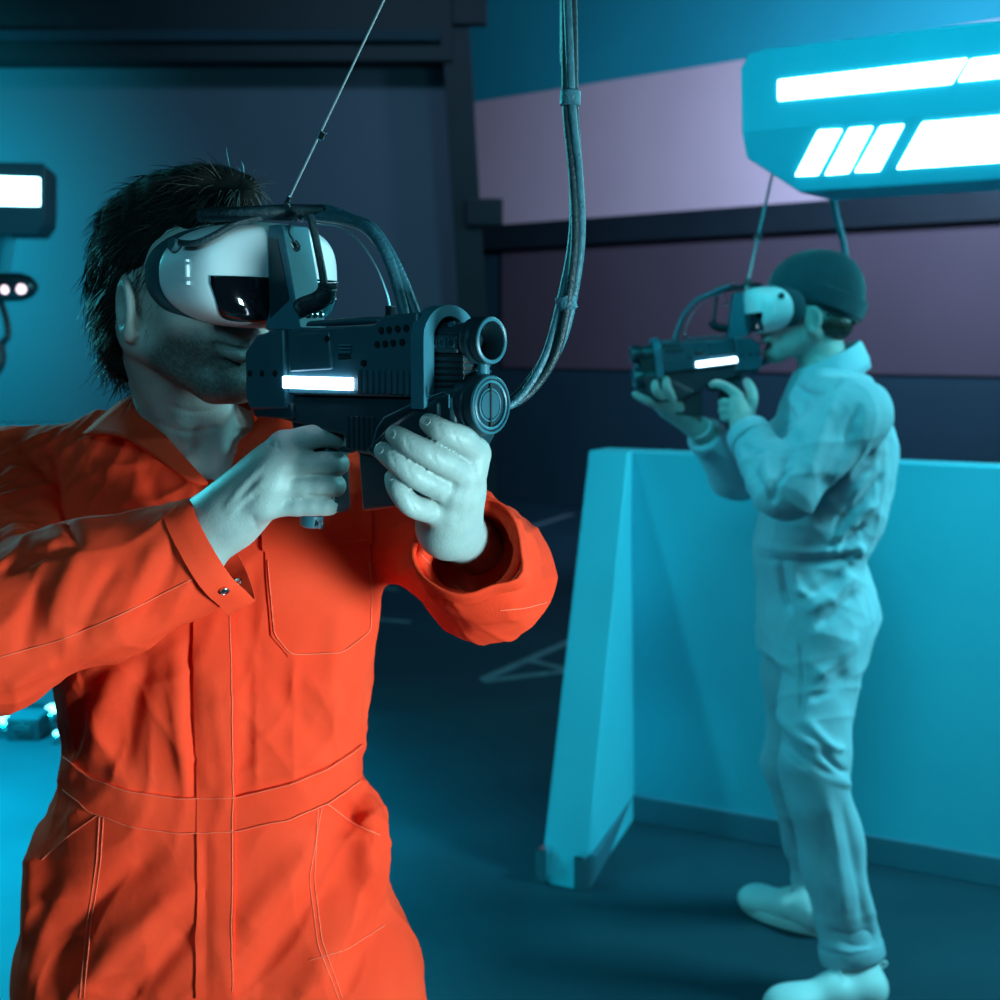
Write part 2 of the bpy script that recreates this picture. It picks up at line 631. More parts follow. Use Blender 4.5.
def crumple(V, Q, seed, freq, amp, n=7):
    """small random creases of slack cloth"""
    r = np.random.default_rng(seed)
    out = np.zeros(len(V))
    for i in range(n):
        d = nrm(r.normal(0, 1, 3))
        e = nrm(r.normal(0, 1, 3))
        g = nrm(r.normal(0, 1, 3))
        ph = r.uniform(0, 6, 3)
        a = np.abs(np.sin(V @ d * freq * r.uniform(.6, 1.3) + 1.6 * np.sin(V @ e * freq * .45 + ph[0]) + ph[1]))
        mask = np.clip(np.sin(V @ g * freq * .30 + ph[2]) * 1.2, 0, 1)
        out += ((1 - a) ** 2.2 - .25) * mask
    return V + vnormals(V, Q) * (amp * out)[:, None]


class Skin:
    """lets seams, pockets and buttons lie on a finished surface"""

    def __init__(s, V, Q):
        s.bvh = BVHTree.FromPolygons([Vector(p) for p in V], [list(map(int, q)) for q in Q])

    def hit(s, px, py, ymin=0.0):
        d = nrm(ray(px, py))
        o = CAM + d * ymin
        h = s.bvh.ray_cast(Vector(o), Vector(d))
        if h[0] is None:
            return None
        n = np.array(h[1])
        if n @ d > 0:
            n = -n
        return np.array(h[0]), n

    def line(s, pts, lift=0.0, step=5.0, ymin=0.0):
        out = []
        for i in range(len(pts) - 1):
            a, b = np.array(pts[i], float), np.array(pts[i + 1], float)
            k = max(1, int(np.hypot(*(b - a)) / step))
            for j in range(k + (i == len(pts) - 2)):
                p = a + (b - a) * j / k
                h = s.hit(p[0], p[1], ymin)
                if h is not None:
                    out.append(h[0] + h[1] * lift)
        return out

    def sheet(s, A, B, lift=0.002, nu=24, nv=16, ymin=0.0):
        """cloth sheet between two pixel polylines A and B (same direction)"""
        def along(P, n):
            P = np.array(P, float)
            L = np.r_[0, np.cumsum(np.hypot(*np.diff(P, axis=0).T))]
            t = np.linspace(0, L[-1], n)
            return np.stack([np.interp(t, L, P[:, 0]), np.interp(t, L, P[:, 1])], 1)
        a, b = along(A, nu), along(B, nu)
        top, nn = [], []
        for i in range(nu):
            for j in range(nv):
                p = a[i] + (b[i] - a[i]) * j / (nv - 1)
                h = s.hit(p[0], p[1], ymin)
                if h is None or (top and abs(h[0][1] - top[-1][1]) > 0.12):
                    h = (top[-1], nn[-1]) if top else None
                    if h is None:
                        return None
                top.append(h[0])
                nn.append(h[1])
        top = np.array(top)
        nn = np.array(nn)
        G = nn.reshape(nu, nv, 3)
        n2 = G.copy()
        n2[1:-1, 1:-1] = (G[1:-1, 1:-1] + G[:-2, 1:-1] + G[2:, 1:-1] + G[1:-1, :-2] + G[1:-1, 2:]) / 5
        nn = n2.reshape(-1, 3)
        V = np.concatenate([top + nn * lift, top - nn * 0.004])
        F = []
        m = nu * nv
        for i in range(nu - 1):
            for j in range(nv - 1):
                q = [i * nv + j, (i + 1) * nv + j, (i + 1) * nv + j + 1, i * nv + j + 1]
                F.append(q)
                F.append([m + k for k in q[::-1]])
        rim = [i * nv for i in range(nu)] + [(nu - 1) * nv + j for j in range(1, nv)] + [i * nv + nv - 1 for i in range(nu - 2, -1, -1)] + [j for j in range(nv - 2, 0, -1)]
        for i in range(len(rim)):
            p, q = rim[i], rim[(i + 1) % len(rim)]
            F.append([p, m + p, m + q, q])
        e = np.cross(V[F[0][1]] - V[F[0][0]], V[F[0][2]] - V[F[0][0]])
        if e @ nn[0] < 0:
            F = [f[::-1] for f in F]
        return V, F

# ------------------------------------------------------------------ the hall
def slab(name, lo, hi, m, parent=None, kind='structure', bevel=0.0):
    o = MB().box(lo, hi).build(name, m, parent, None, bevel)
    if kind and parent is None:
        tag(o, kind=kind)
    return o


HALL_Z = 5.2
slab('floor', (-8.2, -4.2, -0.1), (8.2, 20, 0), M_FLOOR)
slab('ceiling', (-8.2, -4.2, HALL_Z), (8.2, 20, HALL_Z + 0.1), M_CEIL)
slab('wall_side_left', (-8.3, -4.2, 0), (-8.2, 20, HALL_Z), M_NAVY)
slab('wall_side_right', (8.2, -4.2, 0), (8.3, 20, HALL_Z), M_NAVY)
slab('wall_front', (-8.2, -4.3, 0), (8.2, -4.2, HALL_Z), M_NAVY)

# back wall runs obliquely and is painted in broad bands
WE = nrm((3.6, -3.3, 0))
WN = np.array([WE[1], -WE[0], 0])
W0 = np.array([0, 13.4, 0])


def wall_T(p):
    return W0 + WE * p[0] + WN * p[1] + np.array([0, 0, p[2]])


def wall_band(name, z0, z1, m, proud, s0=-8, s1=9.0, parent=None):
    return MB(wall_T).box((s0, -0.25, z0), (s1, proud, z1)).build(name, m, parent, None)


wb = tag(wall_band('wall_back', 0, HALL_Z, M_NAVY, 0.0), kind='structure')
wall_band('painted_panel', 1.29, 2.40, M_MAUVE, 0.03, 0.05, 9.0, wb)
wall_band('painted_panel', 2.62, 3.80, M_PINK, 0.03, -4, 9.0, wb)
wall_band('painted_panel', 3.80, HALL_Z, M_CYANWALL, 0.04, -4, 9.0, wb)
tag(wall_band('trim_1', 2.40, 2.62, M_BEAM, 0.16), kind='structure')

# nearer dark partition on the left with its heavy head beam and leaning end post
wl = slab('wall_left', (-8.2, 9.0, 0), (at(458, 200, 9.0)[0], 9.2, 3.25), M_GREYBLUE)
slab('trim_2', (-8.2, 8.75, 3.25), (at(452, 40, 8.75)[0], 9.25, HALL_Z), M_BEAM)
slab('trim_3', (-8.2, 8.70, 3.36), (at(440, 55, 8.7)[0], 8.75, 3.42), M_NAVY)
post = MB()
a0, a1 = at(484, 500, 8.9), at(453, -20, 8.9)
t = (0 - a0[2]) / (a1[2] - a0[2])
b0 = a0 + (a1 - a0) * t
b1 = a0 + (a1 - a0) * ((HALL_Z - a0[2]) / (a1[2] - a0[2]))
hx, hy = np.array([0.085, 0, 0]), np.array([0, 0.12, 0])
post.prism([b0 - hx - hy, b0 + hx - hy, b0 + hx + hy, b0 - hx + hy], [b1 - hx - hy, b1 + hx - hy, b1 + hx + hy, b1 - hx + hy])
post_o = post.build('trim_4', M_BEAM, None, None)
tag(post_o, kind='structure')
for (x0, x1, y0, y1) in ((452, 487, -6, 26), (466, 503, 199, 226)):
    p, q = at(x0, y1, 8.78), at(x1, y0, 8.78)
    MB().box((p[0], 8.74, p[2]), (q[0], 8.82, q[2])).build('hinge_plate', M_BEAM, post_o, None, 0.01)


# worn tape lines on the floor
def tape(points, width, label):
    P = [floor_at(*p) for p in points]
    d = nrm(P[1] - P[0])
    s = np.array([-d[1], d[0], 0]) * width / 2
    up = np.array([0, 0, 0.0016])
    m = MB()
    m.prism([P[0] - s, P[1] - s, P[1] + s, P[0] + s], [P[0] - s + up, P[1] - s + up, P[1] + s + up, P[0] + s + up])
    tag(m.build('floor_tape', M_TAPE, None, None), label, 'floor tape', 'worn tape lines on the dark floor')


tape([(484, 679), (600, 628)], 0.055, 'pale tape line slanting up towards the barrier fin')
tape([(482, 681), (600, 667)], 0.055, 'pale tape line running almost level to the barrier fin')
tape([(532, 661), (566, 669)], 0.05, 'short tape piece bridging the two lines of the wedge')
tape([(360, 618), (410, 622)], 0.06, 'short tape dash beside the orange coverall')
tape([(360, 584), (398, 590)], 0.06, 'faint tape dash just behind the orange sleeve')
tape([(515, 532), (572, 514)], 0.07, 'faint far tape line near the foot of the back wall')

# ------------------------------------------------------------------ low barriers
BE = nrm((1.013, -0.561, 0))
BN = np.array([BE[1], -BE[0], 0])          # towards the camera
B0 = np.array([0.418, 4.385, 0])


def bar_T(p):
    return B0 + BE * p[0] + BN * p[1] + np.array([0, 0, p[2]])


def barrier(T0, length, label, fin_at, fin_sign=1):
    root = empty('barrier_wall', T0(np.zeros(3)), label, 'barrier', 'low white play barriers')
    m = MB(T0)
    m.box((0, -0.12, 0.0), (length, 0, 1.2))
    m.build('panel', M_BARRIER, root, None, 0.006)
    m = MB(T0)
    m.box((0.003, 0.0, 0.0), (length, 0.018, 0.085))
    m.build('skirting', M_SKIRT, root, None, 0.003)
    w = 0.145
    sk = 0.226          # the fin stands askew
    s0 = fin_at
    f = MB(T0)
    A = [(s0 - w, -0.12, 0), (s0, -0.12, 0), (s0 + sk * 0.62, 0.62, 0), (s0 - w + sk * 0.62, 0.62, 0)]
    Bq = [(s0 - w * 0.95, -0.12, 1.2), (s0, -0.12, 1.2), (s0, 0.03, 1.2), (s0 - w * 0.95, 0.03, 1.2)]
    f.prism(A, Bq)
    fin = f.build('end_fin', M_BARRIER, root, None, 0.005)
    g = MB(T0)
    q = [(s0 - 0.03, 0.01), (s0 + 0.012, 0.01), (s0 + 0.010 + sk * 0.60, 0.60), (s0 - 0.03 + sk * 0.60, 0.60)]
    g.prism([(x, y, 0) for x, y in q], [(x - 0.0 * y, y - 0.045, 0.085) for x, y in q])
    g.build('fin_skirting', M_SKIRT, root, None, 0.002)
    for dx in (-w - 0.004, -0.03):
        c = MB(T0)
        c.box((s0 + dx + sk * 0.6, 0.58, 0.0), (s0 + dx + 0.034 + sk * 0.6, 0.626, 0.10))
        c.build('corner_guard', M_CHROME, root, None, 0.004)
    return root


barrier(bar_T, 3.6, 'pale blue play barrier with sloping end fin behind the person in grey', 0.0)

LB0 = np.array([-4.4, 5.95, 0])
LBE = nrm((1, -0.05, 0))
LBN = np.array([LBE[1], -LBE[0], 0])


def lbar_T(p):
    return LB0 + LBE * p[0] + LBN * p[1] + np.array([0, 0, p[2]])


barrier(lbar_T, 3.1, 'pale blue play barrier behind the orange shoulder at the left edge', 0.0)


# ------------------------------------------------------------------ hanging light units
def light_unit(name, label, O, E, outline, crease, depth, panels, rods, end, shell=M_UNIT_LIT):
    """outline in pixels seen on the front plane through O along E; panels as pixel quads; the far end lies at s = end"""
    N = np.array([E[1], -E[0], 0])
    if N[1] > 0:
        N = -N

    def on(px, py):
        r = ray(px, py)
        t = ((O - CAM) @ N) / (r @ N)
        P = CAM + r * t - O
        return P @ E, P[2]

    def W(s, z, d):
        return O + E * s + np.array([0, 0, z]) + N * d
    zc = on(*crease)[1]
    pts = [on(*p) for p in outline]

    def dep(z):
        return -max(0.0, zc - z) * 0.28
    zt = max(p[1] for p in pts)
    zb = min(p[1] for p in pts)
    root = empty(name, W(pts[0][0], zb, 0), label, 'light fixture', 'hanging light units')
    sg = 1 if end > 0 else -1
    # left-hand chain from top to bottom, then the straight far end
    chain = [p for p in pts]
    front = [W(s, z, dep(z)) for s, z in chain] + [W(end, zb, dep(zb)), W(end, zc, 0), W(end, zt, 0)]
    back = [W(s, z, -depth) for s, z in chain] + [W(end, zb, -depth), W(end, zc, -depth), W(end, zt, -depth)]
    n = len(front)
    kc = min(range(len(chain)), key=lambda i: abs(chain[i][1] - zc))
    V = front + back
    F = [list(range(0, kc + 1)) + [n - 2, n - 1], list(range(kc, n - 3)) + [n - 3, n - 2], [n + i for i in range(n)][::-1]]
    F += [[i, n + i, n + (i + 1) % n, (i + 1) % n] for i in range(n)]
    if sg < 0:
        F = [f[::-1] for f in F]
    link('shell', V, F, shell, root, None, 0.006)
    for quad in panels:
        P = []
        for q in quad:
            if q[0] == 'end':
                P.append((end - sg * 0.08, on(500 + 440 * sg, q[1])[1] if len(q) < 3 else q[2]))
            else:
                P.append(on(*q))
        lo = [W(s, z, dep(z) - 0.004) for s, z in P]
        hi = [W(s, z, dep(z) + 0.005) for s, z in P]
        m = MB()
        m.prism(lo, hi)
        o = m.build('light_panel', M_PANEL_LIGHT, root, None, 0.004)
        bm = bmesh.new()
        bm.from_mesh(o.data)
        bmesh.ops.recalc_face_normals(bm, faces=bm.faces)
        bm.to_mesh(o.data)
        bm.free()
    for s in rods:
        p = W(s, zt, -depth / 2)
        MB().cyl(p, (p[0], p[1], HALL_Z), 0.012, n=12).build('hanger_rod', M_BLACK, root)
    return on, W


UO = at(741, 132, 3.3)
UE = nrm((0.83, -0.56, 0))
ztop = 0


def unit_on(px, py, O=UO, E=UE):
    N = np.array([E[1], -E[0], 0])
    r = ray(px, py)
    t = ((O - CAM) @ N) / (r @ N)
    P = CAM + r * t - O
    return P @ E, P[2]


z = lambda px, py: unit_on(px, py)[1]
light_unit('hanging_light_unit', 'large hanging light unit with slanted white panels above the person in grey',
           UO, UE, [(764, 49), (748, 54), (740, 68), (741, 132), (743, 157), (793, 191)], (741, 132), 0.26,
           [[(778, 80), (968, 58), (952, 84), (778, 101)],
            [(971, 59), ('end', 0, z(1000, 53)), ('end', 0, z(1000, 80)), (958, 82)],
            [(790, 175), (818, 130), (842, 129), (813, 174)],
            [(820, 174), (849, 128), (873, 126), (844, 172)],
            [(850, 171), (880, 126), (904, 124), (875, 170)],
            [(892, 168), (922, 122), ('end', 0, z(1000, 116)), ('end', 0, z(1000, 161))]],
           (0.75, 1.25), 1.4)

LO = at(45, 195, 5.5)
LE = nrm((1.0, 0.18, 0))
zl = lambda px, py: unit_on(px, py, LO, LE)[1]
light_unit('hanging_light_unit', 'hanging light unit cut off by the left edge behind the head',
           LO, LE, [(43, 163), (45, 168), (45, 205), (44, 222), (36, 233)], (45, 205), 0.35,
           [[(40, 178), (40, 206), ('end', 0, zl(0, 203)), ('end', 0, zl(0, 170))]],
           (-0.7, -1.2), -1.5, M_UNIT_SHADED)

# sensor pod and cable below the left unit
sp = at(14, 287, 5.6)
pod = empty('hanging_sensor_pod', sp, 'dark rounded pod with two small lit lamps under the left light unit', 'sensor pod')
MB().lathe(sp - np.array([0.12, 0, 0]), (1, 0, 0), [(0, 0.02), (0.02, 0.045), (0.08, 0.058), (0.15, 0.056), (0.19, 0.042), (0.212, 0.015)], 24).build('housing', M_BLACK, pod)
for px in (4.5, 20.5):
    c = at(px, 289, 5.545)
    MB().lathe(c + np.array([0, 0.012, 0]), (0, -1, 0), [(0, 0.019), (0.010, 0.019), (0.016, 0.012)], 16).build('lamp', M_GLOW_PINK, pod)
MB().tube([sp + np.array([-0.05, 0, 0.03]), at(8, 238, 5.66)], 0.03, 10).build('stem', M_UNIT_LIT, pod)
cp = [at(0, 300, 5.6), at(6, 318, 5.6), at(8, 335, 5.6), at(2, 345, 5.6), at(3, 360, 5.6), at(-5, 372, 5.6), at(-20, 350, 5.6), at(-14, 310, 5.6), at(-2, 297, 5.6)]
tag(MB().tube(spline(cp, 6), 0.014, 8).build('coiled_cable', M_BLACK), 'black cable loop hanging below the dark sensor pod', 'cable')

# floor gear at the foot of the left barrier
g0 = floor_at(24, 741)
case = empty('equipment_case', g0, 'small black equipment case on the floor at the left edge', 'case')
MB().box((g0[0] - 0.07, g0[1], 0.0), (g0[0] + 0.06, g0[1] + 0.14, 0.075)).build('body', M_BLACK, case, None, 0.006)
MB().box((g0[0] - 0.072, g0[1] - 0.002, 0.075), (g0[0] + 0.062, g0[1] + 0.142, 0.092)).build('lid', M_GUN, case, None, 0.006)
MB().tube([(g0[0] - 0.03, g0[1] - 0.004, 0.06), (g0[0] - 0.03, g0[1] - 0.02, 0.06), (g0[0] + 0.03, g0[1] - 0.02, 0.06), (g0[0] + 0.03, g0[1] - 0.004, 0.06)], 0.005, 8).build('handle', M_CHROME, case)


def floor_lamp(px, py, r, label, m):
    p = floor_at(px, py)
    root = empty('floor_spotlight', p, label, 'spotlight', 'small spotlights on the floor')
    MB().lathe(p, (0, 0, 1), [(0, r * 1.1), (0.008, r * 1.1), (0.012, r * 0.5)], 18).build('base', M_BLACK, root)
    MB().lathe(p + np.array([0, 0.02, 0.012]), nrm((0.1, -0.5, 1)), [(0, r * 0.5), (r * 0.6, r * 0.95), (r * 1.7, r * 1.0), (r * 1.75, r * 0.9)], 20).build('head', M_CHROME, root)
    MB().lathe(p + np.array([0, 0.02, 0.012]) + nrm((0.1, -0.5, 1)) * r * 1.7, nrm((0.1, -0.5, 1)), [(0, r * 0.85), (r * 0.2, r * 0.7), (r * 0.3, r * 0.2)], 18).build('lens', m, root)


floor_lamp(52, 724, 0.034, 'round chrome spotlight on the floor beside the orange hip', M_GLOW_CYAN)
floor_lamp(5, 735, 0.034, 'bright spotlight on the floor at the very left edge', M_GLOW_CYAN)
floor_lamp(56, 743, 0.016, 'tiny spotlight on the floor nearest the orange hip', M_GLOW_CYAN)

# ------------------------------------------------------------------ blaster with its headset
GO = at(492, 405, 1.25)
GU = np.array([0.766, -0.643, 0.0])
GV = np.array([-0.643, -0.766, 0.0])
GW = np.array([0, 0, 1.0])


def gT(p):
    return GO + GU * p[0] + GV * p[1] + GW * p[2]


def gl(px, py, v):
    """blaster coordinates of a spot seen on the plane v"""
    r = ray(px, py)
    t = (v - (CAM - GO) @ GV) / (r @ GV)
    P = CAM + r * t - GO
    return np.array([P @ GU, v, P[2]])


def sidepoly(m, poly, v0, v1):
    """extrude a side outline (u, w) from v0 to v1"""
    A = [(u, v0, w) for u, w in poly]
    Bq = [(u, v1, w) for u, w in poly]
    return m.prism(A, Bq)


def fixn(o):
    bm = bmesh.new()
    bm.from_mesh(o.data)
    bmesh.ops.recalc_face_normals(bm, faces=bm.faces)
    bm.to_mesh(o.data)
    bm.free()
    return o


def make_blaster():
    root = empty('vr_blaster', GO, 'black toy blaster with white headset held by the person in orange', 'blaster', 'blasters with mounted headsets')
    HW = 0.032
    # rear block
    m = MB(gT)
    sidepoly(m, [(-.302, .046), (-.283, .063), (-.242, .070), (-.240, -.010), (-.296, -.0128), (-.302, .0)], -HW - .001, HW + .001)
    rear = fixn(m.build('rear_block', M_GUN, root, 30, 0.003))
    for px in (251, 263, 276):
        p = gl(px, 373.5, HW)
        for s in (1, -1):
            MB(gT).cyl((p[0], s * (HW - .004), p[2]), (p[0], s * (HW + .0016), p[2]), .0034, n=14).build('screw', M_HOLE, rear)
    m = MB(gT)
    sidepoly(m, [(-.300, -.004), (-.235, -.004), (-.235, -.020), (-.292, -.020)], -HW + .004, HW - .002)
    fixn(m.build('rear_rail', M_BLACK, root, 30, 0.002))
    # upper receiver
    m = MB(gT)
    sidepoly(m, [(-.2385, .0685), (-.150, .0715), (-.118, .073), (-.104, .081), (-.062, .083), (-.060, .006), (-.2385, .004)], -HW + .002, HW - .001)
    body = fixn(m.build('receiver', M_GUN, root, 30, 0.0025))
    m = MB(gT)
    sidepoly(m, [(-.2340, .0640), (-.176, .0665), (-.174, .030), (-.2340, .0265)], -HW - .0012, HW + .0012)
    fixn(m.build('side_plate', M_GUN, body, 30, 0.002))
    m = MB(gT)
    sidepoly(m, [(-.230, .0715), (-.150, .0735), (-.124, .0745), (-.128, .080), (-.165, .0795), (-.225, .0765)], -.017, .017)
    fixn(m.build('top_rail', M_GUN, body, 30, 0.003))
    for i, px in enumerate((381, 389, 397.5, 406, 377, 385, 393, 402)):
        py = 330.5 - (px - 381) * .10 if i < 4 else 344.5 - (px - 377) * .09
        p = gl(px, py, HW)
        for s in (1, -1):
            MB(gT).cyl((p[0], s * (HW - .004), p[2]), (p[0], s * (HW + .0004), p[2]), .0033, n=14).build('vent_hole', M_HOLE, body)
    for (px, py, r) in ((328, 339, .0033), (364, 363, .003)):
        p = gl(px, py, HW)
        for s in (1, -1):
            MB(gT).cyl((p[0], s * (HW - .004), p[2]), (p[0], s * (HW + .0018), p[2]), r, n=14).build('screw', M_HOLE, body)
    for i in range(5):                                   # louvre stack
        p = gl(345.5, 345 + i * 3.4, HW)
        for s in (1, -1):
            MB(gT).box((p[0] - .0085, s * HW - .002, p[2] - .0009), (p[0] + .0085, s * HW + .0015, p[2] + .0009)).build('louvre', M_CHROME if i > 2 else M_GUNLIT, body, None)
    for i in range(10):                                  # ribbed grip above the handguard
        u = -.138 + i * .0078
        for s in (1, -1):
            MB(gT).box((u, s * HW - .003, .0085), (u + .0048, s * HW + .0022, .0305)).build('rib', M_GUN, body, None, 0.001)
    for s in (1, -1):                                    # lit bars
        m = MB(gT)
        m.box((-.2425, s * HW - .003, .0106), (-.1455, s * HW + .0035, .0226))
        m.build('light_bar', M_BAR, root, None, 0.0012)
    # lower receiver
    m = MB(gT)
    sidepoly(m, [(-.285, .004), (-.060, .006), (-.060, -.030), (-.110, -.052), (-.150, -.050), (-.165, -.034), (-.255, -.022), (-.285, -.010)], -.024, .024)
    low = fixn(m.build('lower_receiver', M_BLACK, root, 30, 0.003))
    m = MB(gT)
    m.tube(spline([(-.205, 0, -.026), (-.202, 0, -.044), (-.190, 0, -.050), (-.176, 0, -.047), (-.170, 0, -.030)], 5), .0032, 8)
    m.build('trigger_guard', M_BLACK, low)
    m = MB(gT)
    m.tube(spline([(-.188, 0, -.026), (-.186, 0, -.038), (-.180, 0, -.047)], 4), .003, 8)
    m.build('trigger', M_GUN, low)
    for i in range(6):
        u = -.163 + i * .007
        MB(gT).box((u, .022, -.046), (u + .0035, .0262, -.014)).build('rib', M_BLACK, low, None, 0.0008)
    # pistol grip
    m = MB(gT)
    sidepoly(m, [(-.258, -.018), (-.205, -.022), (-.199, -.060), (-.196, -.112), (-.226, -.118), (-.242, -.070)], -.0145, .0145)
    grip = fixn(m.build('pistol_grip', M_BLACK, root, 30, 0.005))
    c = gl(311, 519, 0)
    m = MB(gT)
    m.lathe(c + np.array([0, 0, -.008]), (0.12, 0, 1), [(0, .009), (.002, .0115), (.010, .0122), (.013, .0122)], 20)
    m.build('grip_cap', M_GUNLIT, grip)
    rc = gl(320, 525, .004)
    ring = [rc + np.array([math.cos(a) * .0036, 0, math.sin(a) * .0036]) for a in np.linspace(0, 2 * math.pi, 15)]
    MB(gT).tube(ring, .0009, 6, False).build('lanyard_ring', M_CHROME, grip)
    # magazine in front of the trigger guard
    m = MB(gT)
    sidepoly(m, [(-.158, -.030), (-.090, -.030), (-.086, -.095), (-.152, -.107)], -.016, .016)
    fixn(m.build('magazine', M_BLACK, root, 30, 0.003))
    # handguard
    m = MB(gT)
    sidepoly(m, [(-.136, -.046), (-.104, -.022), (-.042, .010), (-.022, .010), (-.020, -.030), (-.040, -.060), (-.098, -.066)], -.029, .029)
    hg = fixn(m.build('handguard', M_BLACK, root, 30, 0.004))
    m = MB(gT)
    sidepoly(m, [(-.119, -.042), (-.100, -.024), (-.046, .004), (-.036, .003), (-.035, -.024), (-.060, -.050), (-.104, -.054)], -.0312, .0312)
    fixn(m.build('grip_panel', M_BLACK, hg, 30, 0.003))
    edge = [gl(*p, .0318) for p in ((372, 447), (377, 428), (384, 418), (420, 400), (443, 392), (449, 395), (449, 408))]
    MB(gT).tube(edge, .0007, 6).build('panel_edge', M_GUNLIT, hg)
    # front plate with its arched top
    arch = [(-.036, -.004)] + [(-.036, .060)] + [(.036 * math.cos(a), .060 + .030 * math.sin(a)) for a in np.linspace(math.pi, 0, 15)][1:-1] + [(.036, .060), (.036, -.004)]
    inner = [(-.022, .004)] + [(-.022, .058)] + [(.022 * math.cos(a), .058 + .022 * math.sin(a)) for a in np.linspace(math.pi, 0, 15)][1:-1] + [(.022, .058), (.022, .004)]
    n = len(arch)
    V = []
    for u in (-.066, -.050):
        V += [(u, v, w) for v, w in arch] + [(u, v, w) for v, w in inner]
    F = []
    for i in range(n - 1):
        F.append((2 * n + i, 2 * n + i + 1, 3 * n + i + 1, 3 * n + i))
        F.append((i + 1, i, n + i, n + i + 1))
        F.append((i, i + 1, 2 * n + i + 1, 2 * n + i))
        F.append((n + i + 1, n + i, 3 * n + i, 3 * n + i + 1))
    F.append((n, 0, 2 * n, 3 * n))
    F.append((n - 1, 2 * n - 1, 4 * n - 1, 3 * n - 1))
    m = MB(gT)
    m.add(V, F)
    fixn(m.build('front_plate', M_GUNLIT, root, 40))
    m = MB(gT)
    m.box((-.060, -.0215, .0), (-.054, .0215, .066))
    m.build('front_bulkhead', M_HOLE, root, None, 0.001)
    # upper barrel
    uw = .0575
    m = MB(gT)
    m.lathe((-.058, 0, uw), (1, 0, 0), [(0, .0165), (.036, .0165), (.0365, .0205), (.040, .0217), (.046, .0217), (.0475, .0205), (.050, .0205), (.0515, .0217), (.0575, .0212), (.058, .0195), (.0575, .0172), (.050, .0160), (.030, .0155)], 40)
    bar = m.build('barrel', M_BLACK, root, 40)
    MB(gT).lathe((0, 0, uw), (1, 0, 0), [(-.0012, .0206), (.0004, .0206), (.0012, .0190), (.0004, .0176), (-.0012, .0176)], 40, False).build('muzzle_highlight', M_GUNLIT, bar)  # added ring, carries the rim highlight in its colour
    MB(gT).cyl((-.029, 0, uw), (-.027, 0, uw), .0155, n=32).build('bore', M_HOLE, bar)
    m = MB(gT)
    m.box((-.056, -.0205, uw - .012), (-.0235, .0205, uw + .006))
    shroud = m.build('barrel_shroud', M_BLACK, root, None, 0.004)
    for i in range(3):
        u = -.051 + i * .0105
        for s in (1, -1):
            MB(gT).lathe((u, s * .0195, uw - .002), (0, s, 0), [(0, .0044), (.0022, .0044), (.0022, .0033), (.0008, .0030)], 16).build('dimple', M_GUN, shroud)
    MB(gT).lathe((-.040, .009, uw + .0135), (0, .4, 1), [(0, .0036), (.003, .0036), (.003, .0022), (.001, .002)], 14).build('screw', M_GUNLIT, bar)
    # block between the barrels with level fins
    m = MB(gT)
    m.box((-.055, -.018, .012), (-.018, .018, .046))
    blk = m.build('barrel_block', M_HOLE, root, None, 0.002)
    for i in range(5):
        MB(gT).box((-.053, -.0196, .0165 + i * .0058), (-.017, .0196, .0195 + i * .0058)).build('fin', M_BLACK, blk, None, 0.0006)
    MB(gT).cyl((-.010, 0, .024), (-.010, 0, .040), .0055, n=14).build('barrel_link', M_GUNLIT, root)
    # lower tube with ringed front cap
    m = MB(gT)
    m.lathe((-.060, 0, 0), (1, 0, 0), [(0, .0235), (.030, .0235), (.0325, .0262), (.0355, .0275), (.045, .0275), (.0465, .0262), (.049, .0262), (.0505, .0275), (.058, .0270), (.0598, .0252), (.0600, .0232), (.0570, .0222), (.0570, .0)], 48)
    tube = m.build('lower_tube', M_BLACK, root, 40)
    MB(gT).lathe((0, 0, 0), (1, 0, 0), [(-.0016, .0264), (-.0004, .0262), (.0006, .0250), (-.0004, .0240), (-.0016, .0240)], 48, False).build('front_ring', M_GUNLIT, tube)  # edge highlight of the tube put in as a brighter ring
    for (r0, r1, d) in ((.0200, .0222, .0600), (.0135, .0152, .0588)):
        MB(gT).lathe((-.060, 0, 0), (1, 0, 0), [(.0572, r1), (d - .0006, r1), (d, (r0 + r1) / 2), (d - .0006, r0), (.0572, r0)], 40, False).build('front_ring', M_GUNLIT, tube)
    MB(gT).cyl((-.0035, 0, 0), (-.0016, 0, 0), .0125, n=32).build('front_disc', M_GUN, tube)
    MB(gT).box((-.0032, -.0008, -.0195), (-.0005, .0012, .0195)).build('slot_bar', M_HOLE, tube, None)
    MB(gT).cyl((-.046, .021, .007), (-.046, .0245, .008), .0042, n=16).build('screw', M_HOLE, tube)

    # ---------------- headset
    hw0 = .124
    hv0 = -.008
    secs = [(-.2765, .052, .030), (-.2785, .070, .042), (-.284, .083, .0485), (-.295, .0905, .0525), (-.312, .094, .054), (-.335, .0950, .0540), (-.352, .0945, .0530), (-.354, .0920, .0510)]

    def ringpt(u, a, b, th, ex=None):
        if ex is None:
            ex = 2.8 - .35 * min(1.0, max(0.0, (-.285 - u) / .06))
        c, s = math.cos(th), math.sin(th)
        v = a * math.copysign(abs(c) ** (2 / ex), c)
        w = b * math.copysign(abs(s) ** (2 / ex), s)
        return np.array([u - 1.7 * v * v + 3.0 * w * w * min(1.0, max(0.0, (-.29 - u) / .06)), v + hv0, hw0 + w])
    S = spline([np.array(q) for q in secs], 4)
    NT = 72
    V, F = [], []
    for q in S:
        for k in range(NT):
            V.append(ringpt(q[0], q[1], q[2], 2 * math.pi * k / NT))
    for i in range(len(S) - 1):
        for k in range(NT):
            F.append((i * NT + k, i * NT + (k + 1) % NT, (i + 1) * NT + (k + 1) % NT, (i + 1) * NT + k))
    # front closed as a grid fan
    q = S[0]
    base = len(V)
    V.append(np.array([q[0], hv0, hw0]))
